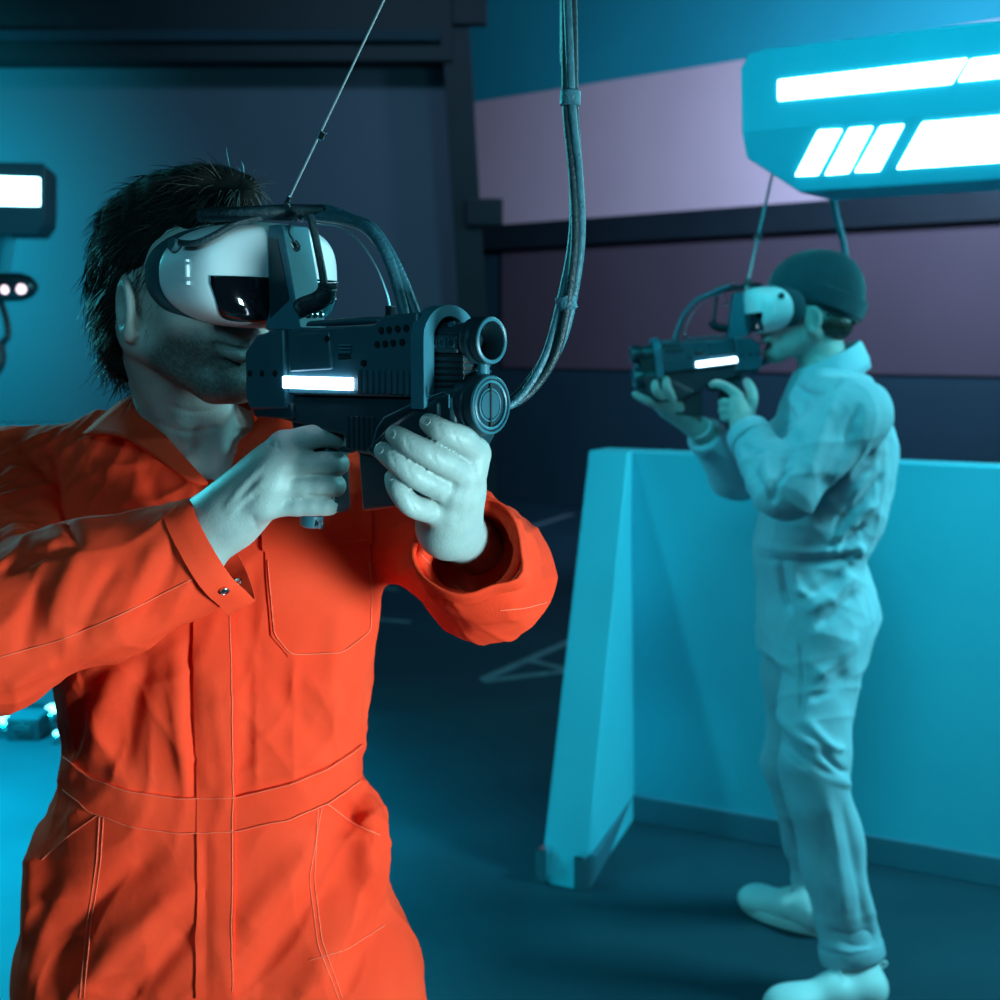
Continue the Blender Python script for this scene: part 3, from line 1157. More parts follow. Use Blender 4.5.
    for j, f in enumerate((0.75, 0.5, 0.25)):
        for k in range(NT):
            V.append(ringpt(q[0], q[1] * f, q[2] * f, 2 * math.pi * k / NT))
    rows = [0] + [base + 1 + j * NT for j in range(3)]
    for j in range(3):
        for k in range(NT):
            F.append((rows[j + 1] + k, rows[j + 1] + (k + 1) % NT, rows[j] + (k + 1) % NT, rows[j] + k))
    for k in range(NT):
        F.append((base, rows[3] + (k + 1) % NT, rows[3] + k))
    F.append([(len(S) - 1) * NT + k for k in range(NT)])
    m = MB(gT)
    m.add(V, F)
    head = fixn(m.build('headset', M_WHITE, root, 60))
    # glossy black lower visor, laid over the front of the shell
    bvh = BVHTree.FromPolygons([Vector(p) for p in V], [list(f) for f in F])
    nv_, nw_ = 49, 15
    Vv, FF = [], []
    for i in range(nv_):
        v = hv0 - .0845 + .169 * i / (nv_ - 1)
        lowr = .0770 + .036 * (abs(v - hv0) / .0845) ** 9
        for j in range(nw_):
            w = .1205 + (lowr - .1205) * j / (nw_ - 1)
            h = bvh.ray_cast(Vector((0, v, w)), Vector((-1, 0, 0)))
            if h[0] is None:
                Vv.append(np.array([-.30, v, w]))
            else:
                nn_ = np.array(h[1])
                Vv.append(np.array(h[0]) + (nn_ if nn_[0] > 0 else -nn_) * .0010)
    for i in range(nv_ - 1):
        for j in range(nw_ - 1):
            FF.append((i * nw_ + j, (i + 1) * nw_ + j, (i + 1) * nw_ + j + 1, i * nw_ + j + 1))
    m = MB(gT)
    m.add(Vv, FF)
    vz = fixn(m.build('visor', M_GLASS, head, 60))
    md = vz.modifiers.new('thickness', 'SOLIDIFY')
    md.thickness = .0016
    md.offset = 0
    # face gasket
    gs = [(-.350, .0905, .0505), (-.356, .0935, .0525), (-.372, .0945, .0530), (-.384, .0900, .0490), (-.388, .0800, .0430), (-.375, .070, .036)]
    V, F = [], []
    S2 = spline([np.array(q) for q in gs], 3)
    for q in S2:
        for k in range(NT):
            V.append(ringpt(q[0], q[1], q[2], 2 * math.pi * k / NT))
    for i in range(len(S2) - 1):
        for k in range(NT):
            F.append((i * NT + k, i * NT + (k + 1) % NT, (i + 1) * NT + (k + 1) % NT, (i + 1) * NT + k))
    m = MB(gT)
    m.add(V, F)
    fixn(m.build('face_gasket', M_FOAM, head, 60))
    for s in (1, -1):                                     # side knob and buttons
        MB(gT).lathe((-.344, hv0 + s * .084, hw0 + .026), (0, s, .25), [(0, .0075), (.010, .0075), (.013, .006)], 18).build('side_knob', M_FOAM, head)
        for (dw, hl) in ((.012, .0012), (.002, .006), (-.010, .0018)):
            MB(gT).tube([(-.322, hv0 + s * .0945, hw0 + dw - hl), (-.322, hv0 + s * .0945, hw0 + dw + hl)], .0022, 8).build('button', M_WHITE, head)
    # ---------------- bracket carrying the headset
    m = MB(gT)
    sidepoly(m, [(-.277, .172), (-.257, .172), (-.232, .068), (-.284, .068)], -.016, .020)
    brk = fixn(m.build('headset_bracket', M_GUNLIT, root, 30, 0.0015))
    m = MB(gT)
    sidepoly(m, [(-.276, .160), (-.263, .158), (-.246, .098), (-.276, .080)], .0195, .0208)
    fixn(m.build('bracket_shade', M_BLACK, brk, 30))  # shaded near side of the bracket put in as a black sheet
    for s in (1, -1):
        for du in (0, .012):
            MB(gT).lathe((-.238 + du * .1, s * .012 * (1 if du == 0 else -.3), .083), (1, 0, .24), [(0, .0035), (.003, .0035), (.004, .002)], 12).build('bolt', M_CHROME, brk)
    # ---------------- tubes
    top = [(-.340, .055, .1815), (-.325, .050, .1845), (-.300, .030, .1850), (-.275, .008, .1835), (-.250, -.008, .1830), (-.236, -.016, .1835)]
    MB(gT).tube(spline(top, 6), [.0062] * 24 + [.0072] * 7, 12).build('top_hose', M_SLEEVE_DARK, root)
    hz = [gl(210, 216, .055), gl(235, 214, .046), gl(262, 212, .03), gl(300, 211, .0), gl(325, 212, -.015)]
    MB(gT).tube(spline(hz, 6), .0068, 12).build('top_hose', M_SLEEVE_DARK, root)
    wl_ = [gl(180, 243, .090), gl(196, 243, .086), gl(215, 235, .074), gl(235, 224, .055), gl(262, 217, .03)]
    MB(gT).tube(spline(wl_, 6), .0034, 10).build('side_cable', M_SLEEVE_DARK, root)
    arcA = [gl(300, 214, -.004), gl(322, 216, -.012), gl(346, 220, -.012), gl(368, 229, -.010), gl(385, 252, -.006), gl(396, 280, -.004), gl(404, 312, -.002), gl(406, 322, -.002)]
    MB(gT).tube(spline(arcA, 6), .0058, 12).build('front_hose', M_SLEEVE, root)
    arcB = [gl(318, 209, -.018), gl(332, 211, -.020), gl(352, 219, -.020), gl(372, 228, -.016), gl(388, 250, -.012), gl(402, 278, -.010), gl(415, 312, -.012), gl(418, 320, -.012)]
    MB(gT).tube(spline(arcB, 6), .0052, 12).build('front_hose', M_SLEEVE, root)
    thin = [gl(316, 224, -.004), gl(340, 227, -.004), gl(360, 242, -.004), gl(376, 266, -.004), gl(386, 290, -.004), gl(390, 306, -.004)]
    MB(gT).tube(spline(thin, 6), .0010, 6).build('thin_wire', M_WIRE, root)
    p = gl(390, 313, -.004)
    cl = MB(gT).box((p[0] - .004, -.007, p[2] - .007), (p[0] + .004, -.001, p[2] + .007)).build('wire_clip', M_CHROME, root, None, 0.001)
    MB(gT).cyl((p[0], -.004, p[2] - .02), (p[0], -.004, p[2] - .006), .0016, n=8).build('clip_pin', M_WIRE, cl)
    # stand tube and corrugated elbow in front of the headset
    st = [gl(310, 216, .012), gl(313, 226, .012), gl(322, 270, .010), gl(325, 292, .010)]
    MB(gT).tube(spline(st, 5), .0040, 12).build('stand_tube', M_SLEEVE_DARK, root)
    el = spline([gl(328, 284, .010), gl(325, 295, .010), gl(316, 302, .012), gl(305, 306, .014), gl(301, 309, .014)], 8)
    rr = [.0088 + .0011 * (i % 2) for i in range(len(el))]
    rr[0] = rr[-1] = .006
    MB(gT).tube(el, rr, 14).build('corrugated_elbow', M_SLEEVE_DARK, root, 70)
    kl = [gl(298, 217, .014), gl(292, 222, .02), gl(289, 232, .02), gl(293, 240, .018), gl(296, 244, .014)]
    MB(gT).tube(spline(kl, 6), .0011, 6).build('key_loop', M_BLACK, root)
    p = gl(297, 247, .014)
    MB(gT).lathe(p - np.array([.004, 0, -.004]), (.7, .2, -.6), [(0, .003), (.001, .0042), (.009, .0042), (.010, .003)], 14).build('key_plug', M_CHROME, root)
    p = gl(302, 219, .008)
    MB(gT).lathe(p, (.3, .9, .2), [(0, .0035), (.005, .0035), (.007, .002)], 12).build('clamp_nut', M_CHROME, root)
    # lifting eye on the top tube
    p = gl(287, 205, .012)
    eye = [p + np.array([math.cos(a) * .0035, 0, math.sin(a) * .0035]) for a in np.linspace(0, 2 * math.pi, 13)]
    MB(gT).tube(eye, .0012, 6, False).build('lifting_eye', M_CHROME, root)
    MB(gT).cyl(p + np.array([0, 0, -.010]), p + np.array([0, 0, -.003]), .003, n=10).build('eye_post', M_CHROME, root)
    return root


blasterA = make_blaster()
# the person in grey holds a second one
HB = np.array([-.322, 0, .124])
yaw = math.radians(180 + 4)
pit = math.radians(7)
BU = np.array([math.cos(yaw) * math.cos(pit), math.sin(yaw) * math.cos(pit), -math.sin(pit)])
BV = nrm(np.cross(BU, (0, 0, 1)))
BW = np.cross(BV, BU)
BHEAD = at(762, 310, 3.32)
BO = BHEAD - (BU * HB[0] + BV * HB[1] + BW * HB[2])
RA = np.stack([GU, GV, GW], 1)
RB = np.stack([BU, BV, BW], 1)
RR = RB @ np.linalg.inv(RA)


def bT(p):
    return BO + BU * p[0] + BV * p[1] + BW * p[2]


blasterB = copy_tree(blasterA)
Mx = Matrix.Identity(4)
for i in range(3):
    for j in range(3):
        Mx[i][j] = RR[i, j]
    Mx[i][3] = BO[i]
blasterB.matrix_basis = Mx
blasterB['label'] = 'toy blaster with white headset held by the person in grey'

# steel wires that carry the blasters from the ceiling, and their power cables
a, b = gT(gl(287, 203, .012)), at(384, 0, 1.36)
d = nrm(b - a)
L = (HALL_Z - a[2]) / d[2]
w1 = empty('hanging_wire', a, 'thin steel wire rising from the headset of the person in orange', 'wire', 'steel wires carrying the blasters')
MB().cyl(a, a + d * L, .0011, n=8).build('wire', M_WIRE, w1)
c = at(318.5, 137, 1.38)
tt = (c - a) @ d
MB().obox(a + d * tt + np.array([.003, 0, 0]), (d, nrm(np.cross(d, (0, 1, 0))), nrm(np.cross(d, np.cross(d, (0, 1, 0))))), (.0045, .003, .003)).build('crimp', M_CHROME, w1, None, .001)
MB().obox(a + d * .004, (d, nrm(np.cross(d, (0, 1, 0))), nrm(np.cross(d, np.cross(d, (0, 1, 0))))), (.004, .0022, .0022)).build('crimp', M_CHROME, w1, None, .001)

a = at(746, 290, 3.32)
b = at(771, 180, 3.42)
d = nrm(b - a)
w2 = empty('hanging_wire', a, 'thin wire between the light unit and the headset of the person in grey', 'wire', 'steel wires carrying the blasters')
MB().cyl(a, a + d * (np.linalg.norm(b - a) + .03), .0035, n=8).build('wire', M_WIRE, w2)
for py in (238, 283):
    t = (py - 290) / (180 - 290)
    MB().obox(a + (b - a) * t, (d, nrm(np.cross(d, (0, 1, 0))), nrm(np.cross(d, np.cross(d, (0, 1, 0))))), (.010, .007, .007)).build('crimp', M_CHROME, w2, None, .002)

# braided power cable: several strands side by side
pw = at(514, 402, 1.30)
cab = empty('power_cable', pw, 'braided power cable hanging in front and looping into the blaster front', 'cable')
path = [at(569, -260, 1.34), at(569, -60, 1.32), at(570, 40, 1.31), at(571, 110, 1.31), at(576, 175, 1.31), at(577, 235, 1.31), at(569, 290, 1.31), at(555, 345, 1.31), at(535, 380, 1.31), at(514, 401, 1.305), at(492, 408, 1.30)]
path = [np.array([path[0][0], path[0][1], HALL_Z])] + path
SP = spline(path, 10)
for k in range(4):
    ph = k * math.pi / 2
    pts = []
    for i, p in enumerate(SP):
        f = i / len(SP)
        spread = .0040 + .0024 * math.exp(-((f - .72) / .12) ** 2)
        tw = ph + f * 5
        pts.append(p + np.array([math.cos(tw) * spread, math.sin(tw) * spread, 0.4 * math.sin(tw) * spread]))
    MB().tube(pts, .0041 if k < 3 else .0034, 8).build('strand', M_SLEEVE_DARK if k % 2 else M_SLEEVE, cab, 80)
for (px, py) in ((570, 98), (568, 303)):
    c = at(px, py, 1.31)
    MB().lathe(c + np.array([0, 0, -.007]), nrm((0.03 if py < 200 else -.25, 0, 1)), [(0, .0088), (.001, .0096), (.013, .0096), (.014, .0088)], 18).build('cable_band', M_SLEEVE, cab)

# cable behind the head of the person in grey
tag(MB().tube(spline([at(830, 184, 3.44), at(836, 215, 3.50), at(845, 258, 3.53), at(836, 310, 3.53), at(800, 345, 3.47), at(764, 362, 3.36), at(752, 362, 3.33)], 6), .009, 10).build('power_cable', M_SLEEVE), 'teal cable running down from the light unit behind the dark beanie', 'cable')

# ------------------------------------------------------------------ person in the orange coverall
HX = gT(np.array([-.440, 0, 0]))
HZ = 1.612                                                # eye level
HR = np.stack([GU, GV, GW])


def hp(a, b, c):
    """head coordinates: forward, to the person's right, up from the eyes"""
    return np.array([HX[0], HX[1], HZ]) + GU * a + GV * b + GW * c

def add_head(b, hp, HR, GU, GV, GW):
    b.ell(hp(-.012, 0, .022), (.100, .079, .092), HR, .02)
    b.ell(hp(.040, 0, -.035), (.052, .062, .078), HR, .02)
    b.ell(hp(.076, 0, -.106), (.022, .026, .019), HR, .02)
    for s in (1, -1):
        b.cone(hp(-.005, .056 * s, -.058), hp(.068, .020 * s, -.108), .019, .018, .025)
        b.ell(hp(.052, .040 * s, -.034), (.032, .026, .026), HR, .02)
        b.ell(hp(.070, .030 * s, -.066), (.020, .016, .016), HR, .015)        # smiling cheek
        b.ell(hp(.075, .032 * s, .024), (.020, .032, .012), HR, .012)         # brow
        b.ell(hp(.088, .031 * s, .000), (.012, .016, .010), HR, .006, True)   # socket
        b.ell(hp(.078, .031 * s, .000), (.0125, .0125, .0125), HR, .002)      # eye
        b.ell(hp(.104, .011 * s, -.036), (.009, .008, .008), HR, .008)        # nostril wing
        # ear: rim, lobe and hollow
        ea = np.stack([nrm(GU * .93 + GV * .37), nrm(GV * s * .93 - GU * .37 * s), GW])
        ec = hp(.004, .080 * s, -.028)
        b.ell(ec, (.021, .009, .033), ea, .006)
        b.ell(ec - GW * .026 + GU * .004, (.010, .007, .010), ea, .006)
        b.ell(ec + GV * s * .009 + GU * .003, (.011, .008, .021), ea, .004, True)
    b.cone(hp(.090, 0, .012), hp(.113, 0, -.032), .008, .0115, .014)
    b.ell(hp(.092, 0, -.058), (.012, .024, .011), HR, .012)
    b.cone(hp(.1005, .010, -.0665), hp(.087, .029, -.0625), .0055, .004, .006)
    b.cone(hp(.1005, -.010, -.0665), hp(.087, -.029, -.0625), .0055, .004, .006)
    b.cone(hp(.0985, .010, -.0795), hp(.087, .026, -.0710), .0062, .004, .006)
    b.cone(hp(.0985, -.010, -.0795), hp(.087, -.026, -.0710), .0062, .004, .006)
    b.cone(hp(.1030, .000, -.0665), hp(.1030, .000, -.0667), .005, .005, .006)
    b.cone(hp(.1000, .000, -.0795), hp(.1000, .000, -.0797), .006, .006, .006)
    b.cone(hp(.106, .0, -.0730), hp(.090, .033, -.0655), .0022, .0022, .003, True)
    b.cone(hp(.106, .0, -.0730), hp(.090, -.033, -.0655), .0022, .0022, .003, True)


def finger(s, pts, r0, r1, k=0.006):
    P = spline([at(*p) for p in pts], 4)
    n = len(P)
    for i in range(n - 1):
        t0, t1 = i / (n - 1), (i + 1) / (n - 1)
        s.cone(P[i], P[i + 1], r0 + (r1 - r0) * t0, r0 + (r1 - r0) * t1, k if i == 0 else 0.002)


TORSO = [  # row, left px, right px, half depth, middle distance
    (1010, 20, 424, .130, 1.640), (960, 26, 408, .132, 1.640), (900, 33, 390, .130, 1.635), (850, 40, 376, .124, 1.630),
    (800, 55, 366, .116, 1.625), (765, 62, 362, .112, 1.625), (700, 62, 368, .118, 1.625), (640, 58, 374, .124, 1.625),
    (570, 48, 382, .126, 1.630), (500, 40, 386, .118, 1.640), (460, 70, 350, .092, 1.645), (430, 120, 285, .070, 1.650)]


def torso_secs():
    out = []
    for py, l, r, b, Yc in TORSO:
        L, R = at(l, py, Yc), at(r, py, Yc)
        out.append(((L[2] + R[2]) / 2, (L[0] + R[0]) / 2, Yc, (R[0] - L[0]) / 2, b))
    return out


SH_R, EL_R, CU_R = at(8, 497, 1.63), at(-8, 632, 1.385), at(218, 546, 1.405)
WR_R = at(214, 524, 1.400)
SH_L, EL_L, CU_L = at(392, 500, 1.69), at(488, 577, 1.47), at(467, 545, 1.325)
WR_L = at(450, 528, 1.300)
NECK_T, NECK_B = hp(-.035, 0, -.075), at(204, 462, 1.655)

# --- body: head, neck, shoulders, arms and hands as one surface
b = Sdf()
b.loft([(z, x, y, a - .03, d - .022) for z, x, y, a, d in torso_secs() if z > 1.0], 0.03)
b.cone(NECK_T, NECK_B, .050, .060, .03)
for sgn in (1, -1):                                        # trapezius and neck cords
    b.cone(NECK_B + np.array([0, .01, .01]), (SH_R if sgn > 0 else SH_L) + np.array([0, 0, .0]), .055, .055, .03)
    b.cone(hp(-.02, .055 * sgn, -.045), at(205 - 14 * sgn, 470, 1.575), .015, .010, .02)
EL_RB, EL_LB = EL_R + np.array([0, .01, -.01]), at(486, 553, 1.47)
b.cone(SH_R, EL_RB, .046, .034, .03)
b.cone(EL_RB, CU_R + (WR_R - CU_R) * .3 - (CU_R - EL_R) * .1, .034, .030, .02)
b.cone(CU_R + (WR_R - CU_R) * .3 - (CU_R - EL_R) * .1, WR_R, .030, .028, .02)
b.cone(SH_L, EL_LB, .046, .032, .03)
b.cone(EL_LB, WR_L, .032, .025, .02)
add_head(b, hp, HR, GU, GV, GW)

# right hand round the pistol grip
RM = {'i': (284, 447, 1.372), 'm': (276, 465, 1.366), 'r': (270, 486, 1.366), 'p': (263, 505, 1.370)}
for key, r in (('i', .0150), ('m', .0165), ('r', .0160), ('p', .0145)):
    b.cone(WR_R, at(*RM[key]), .024, r, .018)
b.cone(at(232, 505, 1.385), at(268, 475, 1.374), .022, .020, .02)
b.cone(at(236, 520, 1.40), at(262, 492, 1.40), .024, .022, .02)
for key, r in (('i', .0115), ('m', .0122), ('r', .0118), ('p', .0108)):
    b.ell(at(*RM[key]) + np.array([.002, -.006, .001]), (r, r, r), None, .012)
finger(b, [(284, 446, 1.372), (312, 437, 1.368), (332, 437, 1.372), (341, 442, 1.380)], .0135, .0082)
finger(b, [(276, 465, 1.368), (333, 464, 1.366), (334, 464, 1.396), (318, 466, 1.408)], .0132, .0090)
finger(b, [(270, 486, 1.368), (330, 486, 1.368), (331, 486, 1.396), (316, 487, 1.408)], .0128, .0088)
finger(b, [(263, 505, 1.372), (324, 505, 1.372), (325, 505, 1.396), (312, 505, 1.408)], .0118, .0080)
finger(b, [(238, 500, 1.41), (262, 462, 1.43), (288, 446, 1.435), (308, 446, 1.43)], .0175, .0105, .014)

# left hand round the handguard
LM = {'i': (473, 454, 1.262), 'm': (467, 474, 1.260), 'r': (457, 494, 1.264), 'p': (440, 511, 1.272)}
for key, r in (('i', .0145), ('m', .0155), ('r', .0150), ('p', .0135)):
    b.cone(WR_L, at(*LM[key]), .019, r - .002, .018)
b.cone(at(446, 526, 1.300), at(457, 490, 1.285), .021, .021, .02)
for key, r in (('i', .0118), ('m', .0120), ('r', .0112), ('p', .0100)):
    b.ell(at(*LM[key]) + np.array([.002, -.004, .002]), (r, r, r), None, .012)
finger(b, [(473, 454, 1.262), (463, 440, 1.236), (444, 432, 1.224), (429, 423, 1.228)], .0138, .0088)
finger(b, [(467, 475, 1.260), (438, 459, 1.226), (413, 446, 1.219), (395, 435, 1.226)], .0134, .0088)
finger(b, [(457, 495, 1.264), (420, 478, 1.232), (398, 463, 1.226), (383, 451, 1.236)], .0128, .0084)
finger(b, [(440, 513, 1.272), (413, 506, 1.242), (399, 491, 1.236), (393, 478, 1.244)], .0114, .0080)
finger(b, [(440, 523, 1.315), (420, 490, 1.345), (408, 460, 1.352), (404, 440, 1.352)], .0175, .0105, .014)

VB, QB = b.mesh(0.0021, 2)
# knuckle creases, mouth corner, hand tendons and veins
handfold = []
for (x0, y0, x1, y1) in ((427, 445, 434, 463), (431, 446, 437, 464), (405, 437, 410, 452), (406, 462, 413, 480), (390, 452, 396, 466), (452, 428, 459, 446), (437, 421, 442, 437), (407, 495, 416, 512)):
    handfold.append(([(x0, y0), (x1, y1)], 1.3, -0.8, (0, 1.3)))
handfold += [([(462, 474), (452, 505), (450, 532)], 5, 0.9, (0, 1.35)), ([(470, 462), (476, 485), (466, 515)], 4, -1.1, (0, 1.35)), ([(455, 480), (445, 505)], 4, -1.2, (0, 1.35)), ([(436, 496), (432, 512)], 4, -1.0, (0, 1.35)),
             ([(266, 462), (240, 490), (222, 515)], 4, 1.2, (0, 1.42)), ([(262, 482), (240, 503), (226, 520)], 3.5, 1.0, (0, 1.42)), ([(262, 472), (238, 500)], 4, -1.2, (0, 1.42)), ([(258, 494), (236, 512)], 4, -1.2, (0, 1.42)),
             ([(276, 440), (280, 452)], 1.6, -.8, (0, 1.42)), ([(305, 475), (342, 476)], 1.6, -1.5, (0, 1.42)), ([(305, 496), (338, 497)], 1.6, -1.5, (0, 1.42)), ([(252, 515), (258, 532)], 3, -1.0, (0, 1.42)),
             ([(262, 438), (272, 446), (284, 449)], 2, -.8, (0, 1.42)),
             ([(196, 330), (203, 345), (200, 360)], 4, -1.6, (0, 1.6)), ([(206, 342), (230, 348), (252, 342)], 2, -1.2, (0, 1.6)), ([(150, 420), (185, 432), (230, 424)], 3, -1.2), ([(160, 402), (195, 412), (235, 404)], 3, -.8)]
VB = sculpt(VB, QB, handfold)
person_a = link('person', VB, QB, M_SKIN, None, 180)
base = np.array([-0.33, 1.64, 0.0])
person_a.data.vertices.foreach_set('co', (VB - base).ravel())
person_a.location = base
person_a.data.update()
tag(person_a, 'man in orange coverall aiming a blaster, face behind a white headset', 'person')
# stubble on jaw and upper lip
q = VB - np.array([HX[0], HX[1], HZ])
hu, hv, hz = q @ GU, q @ GV, q[:, 2]
beard = np.clip((-.046 - hz + np.clip(.05 - hu, 0, .1) * -.6) / .02, 0, 1) * np.clip((hu + .01) / .03, 0, 1) * np.clip((hz + .135) / .015, 0, 1)
lips = np.exp(-(((hz + .072) / .009) ** 2 + (hv / .030) ** 4)) * (hu > .07)
beard = np.clip(beard - lips, 0, 1) * 0.80
rngb = np.random.default_rng(3)
beard *= 0.75 + 0.5 * rngb.random(len(beard))
beard *= (np.abs(hv) < .09) * (np.hypot(hu, hv) < .16)
at_ = person_a.data.attributes.new('dark', 'FLOAT', 'POINT')
at_.data.foreach_set('value', np.clip(beard, 0, .85).astype(np.float32))

# finger nails
skinA = Skin(VB, QB)
for (px, py, ang, ymax) in ((424.5, 419.5, 35, 1.3), (390, 432.5, 40, 1.3), (378.5, 448.5, 45, 1.3), (390, 475, 75, 1.3)):
    h = skinA.hit(px + 1, py + 1)
    if h is None:
        continue
    P, N = h
    ax = nrm(at(px + math.cos(math.radians(ang)) * 10, py + math.sin(math.radians(ang)) * 10, P[1]) - at(px, py, P[1]))
    ax = nrm(ax - N * (ax @ N))
    cr = np.cross(N, ax)
    ring = []
    for k in range(14):
        a = 2 * math.pi * k / 14
        ring.append(P + N * .0002 + ax * math.cos(a) * .0052 + cr * math.sin(a) * .0040 - N * .0012 * abs(math.sin(a)))
    m = MB()
    m.prism(ring, [r + N * .0007 for r in ring])
    fixn(m.build('finger_nail', M_NAIL, person_a, 50))

# --- coverall
c = Sdf()
secs = torso_secs()
c.cone(EL_R, EL_R + (CU_R - EL_R) * .45, .074, .072, .03)
c.cone(EL_R + (CU_R - EL_R) * .45, CU_R, .072, .056, .02)
c.cone(EL_L, EL_L + (CU_L - EL_L) * .5, .063, .060, .03)
c.cone(EL_L + (CU_L - EL_L) * .5, CU_L, .060, .050, .02)
# open cuffs
for E_, C_, r in ((EL_R, CU_R, .056), (EL_L, CU_L, .050)):
    d = nrm(C_ - E_)
    g = np.array([0, 0, 1.0])
    x = nrm(np.cross(d, g))
    c.box(C_ + d * .076, (.09, .12, .12), np.stack([d, x, np.cross(d, x)]), .002, .003, True)
    c.cone(C_ - d * .13, C_ + d * .05, r - .012, r - .0040, .004, True)
c.loft(secs, 0.03)
for S_, sg in ((SH_R, 1), (SH_L, -1)):
    c.cone(at(196 - 60 * sg, 460, 1.655), S_, .062, .070, .03)
c.cone(SH_R, EL_R, .076, .074, .035)
c.cone(SH_L, EL_L, .074, .063, .035)
# open neck: a V down the chest
c.cone(at(212, 494, 1.530), at(206, 445, 1.550), .010, .046, .006, True)
c.cone(at(204, 440, 1.52), at(200, 395, 1.60), .036, .070, .006, True)
c.cone(at(200, 400, 1.62), at(198, 330, 1.66), .070, .075, .006, True)
# legs down to the boots
HIP_R, KN_R, AN_R = at(118, 985, 1.64), np.array([-.44, 1.60, .48]), np.array([-.46, 1.66, .09])
HIP_L, KN_L, AN_L = at(322, 985, 1.64), np.array([-.17, 1.58, .48]), np.array([-.15, 1.66, .09])
for h_, k_, n_ in ((HIP_R, KN_R, AN_R), (HIP_L, KN_L, AN_L)):
    c.cone(h_, k_, .115, .085, .03)
    c.cone(k_, n_, .085, .078, .03)
# hip pockets bulging at the sides
c.ell(at(372, 838, 1.60), (.020, .05, .055), None, .03)
c.ell(at(45, 880, 1.60), (.020, .05, .06), None, .03)
VC, QC = c.mesh(0.0035, 2)
T_ = (1.45, 9)      # strokes on the trunk only
R_ = (0, 1.53)      # strokes on the right sleeve
FOLDS = [
    # right forearm sleeve
    ([(48, 640), (62, 590), (82, 552)], 10, 5, R_), ([(75, 650), (95, 600), (120, 560)], 9, -5, R_), ([(22, 660), (28, 615), (40, 575)], 9, -5, R_),
    ([(105, 640), (135, 590), (158, 540)], 9, 4, R_), ([(135, 630), (165, 580), (178, 535)], 7, -4, R_), ([(8, 690), (30, 672), (60, 660)], 8, 4, R_),
    ([(0, 570), (40, 556), (78, 549)], 5, -7, R_), ([(60, 690), (110, 665), (160, 640)], 8, -3, R_), ([(70, 622), (110, 618), (150, 600)], 6, 3, R_),
    ([(160, 620), (185, 590), (196, 560)], 7, 3, R_),
    # right upper arm
    ([(50, 440), (62, 480), (66, 520), (82, 548)], 6, -7), ([(0, 470), (30, 478), (52, 500)], 8, 4), ([(0, 500), (26, 512), (50, 534)], 8, -5), ([(5, 530), (30, 540), (62, 546)], 7, 4), ([(15, 445), (35, 460), (48, 478)], 8, -3),
    # left sleeve
    ([(392, 560), (412, 540), (428, 530)], 6, -5), ([(395, 580), (420, 560), (440, 552)], 7, 4), ([(430, 605), (440, 590), (448, 575)], 7, -4), ([(460, 630), (492, 622), (530, 600)], 8, 3),
    ([(505, 505), (528, 530), (540, 560)], 9, 3), ([(520, 590), (535, 575), (545, 560)], 7, -3), ([(385, 535), (400, 525), (415, 522)], 6, 4),
    # trunk: long vertical shade left of the placket, slanting pulls
    ([(190, 630), (192, 720), (194, 800)], 7, -6, T_), ([(176, 640), (180, 720), (184, 790)], 9, 4, T_),
    ([(150, 650), (130, 710), (118, 770)], 12, -7, T_), ([(118, 660), (98, 720), (90, 770)], 12, 6, T_), ([(85, 690), (72, 730), (66, 765)], 8, -5, T_),
    ([(245, 640), (250, 720), (240, 790)], 10, -4, T_), ([(275, 680), (300, 720), (330, 750)], 10, -3, T_), ([(300, 670), (330, 705), (360, 725)], 10, 3, T_),
    ([(340, 600), (330, 680), (345, 740)], 10, 3, T_), ([(255, 560), (250, 620), (262, 670)], 8, -3, T_),
    ([(95, 470), (110, 500), (112, 540)], 8, -4, T_), ([(140, 455), (150, 490), (160, 520)], 9, -4, T_),
    # below the waist: diagonal pulls to the hips
    ([(70, 1010), (120, 945), (195, 880)], 15, 11, T_), ([(45, 985), (95, 905), (165, 845)], 16, -11, T_), ([(120, 1010), (160, 965), (195, 925)], 11, -9, T_),
    ([(205, 830), (206, 900), (206, 1000)], 6, -4, T_), ([(240, 1010), (285, 940), (350, 865)], 15, -10, T_), ([(238, 940), (275, 890), (325, 838)], 14, 8, T_),
    ([(290, 1010), (330, 950), (375, 880)], 14, 9, T_), ([(340, 1010), (362, 960), (390, 905)], 11, -6, T_), ([(50, 850), (60, 810), (75, 775)], 8, -5, T_), ([(345, 800), (360, 830), (378, 838)], 7, -6, T_),
    ([(30, 990), (45, 930), (70, 880)], 10, 6, T_),
]
VC = sculpt(VC, QC, FOLDS)
# slack cloth: low, broad unevenness everywhere
ph = VC * 21.0
VC = VC + vnormals(VC, QC) * (0.0022 * (np.sin(ph[:, 0] * 1.3 + 2 * np.sin(ph[:, 2] * .7)) + np.sin(ph[:, 2] * 1.1 + 1.7 * np.sin(ph[:, 1] + ph[:, 0]))))[:, None]
VC = crumple(VC, QC, 5, 58, .0027)
cov = link('coverall', VC, QC, M_ORANGE, person_a, 180)
cov['label'] = 'bright orange long-sleeved coverall with chest pockets'
skC = Skin(VC, QC)


def near_seg(P, a, b_):
    ab = b_ - a
    t = np.clip(((P - a) @ ab) / (ab @ ab), 0, 1)
    return np.linalg.norm(P - a - t[:, None] * ab, axis=1)


fc = VC[QC].mean(1)
trunk = (near_seg(fc, EL_R, CU_R) > .095) & (near_seg(fc, EL_L, CU_L) > .085)
skT = Skin(VC, QC[trunk])


def cloth(name, A, B, lift, nu=24, nv=14, ymin=0.0, m=None):
    r = (skT if ymin else skC).sheet(A, B, lift, nu, nv, 1.40 if ymin else 0)
    return link(name, r[0], r[1], m or M_ORANGE, cov, 40) if r else None


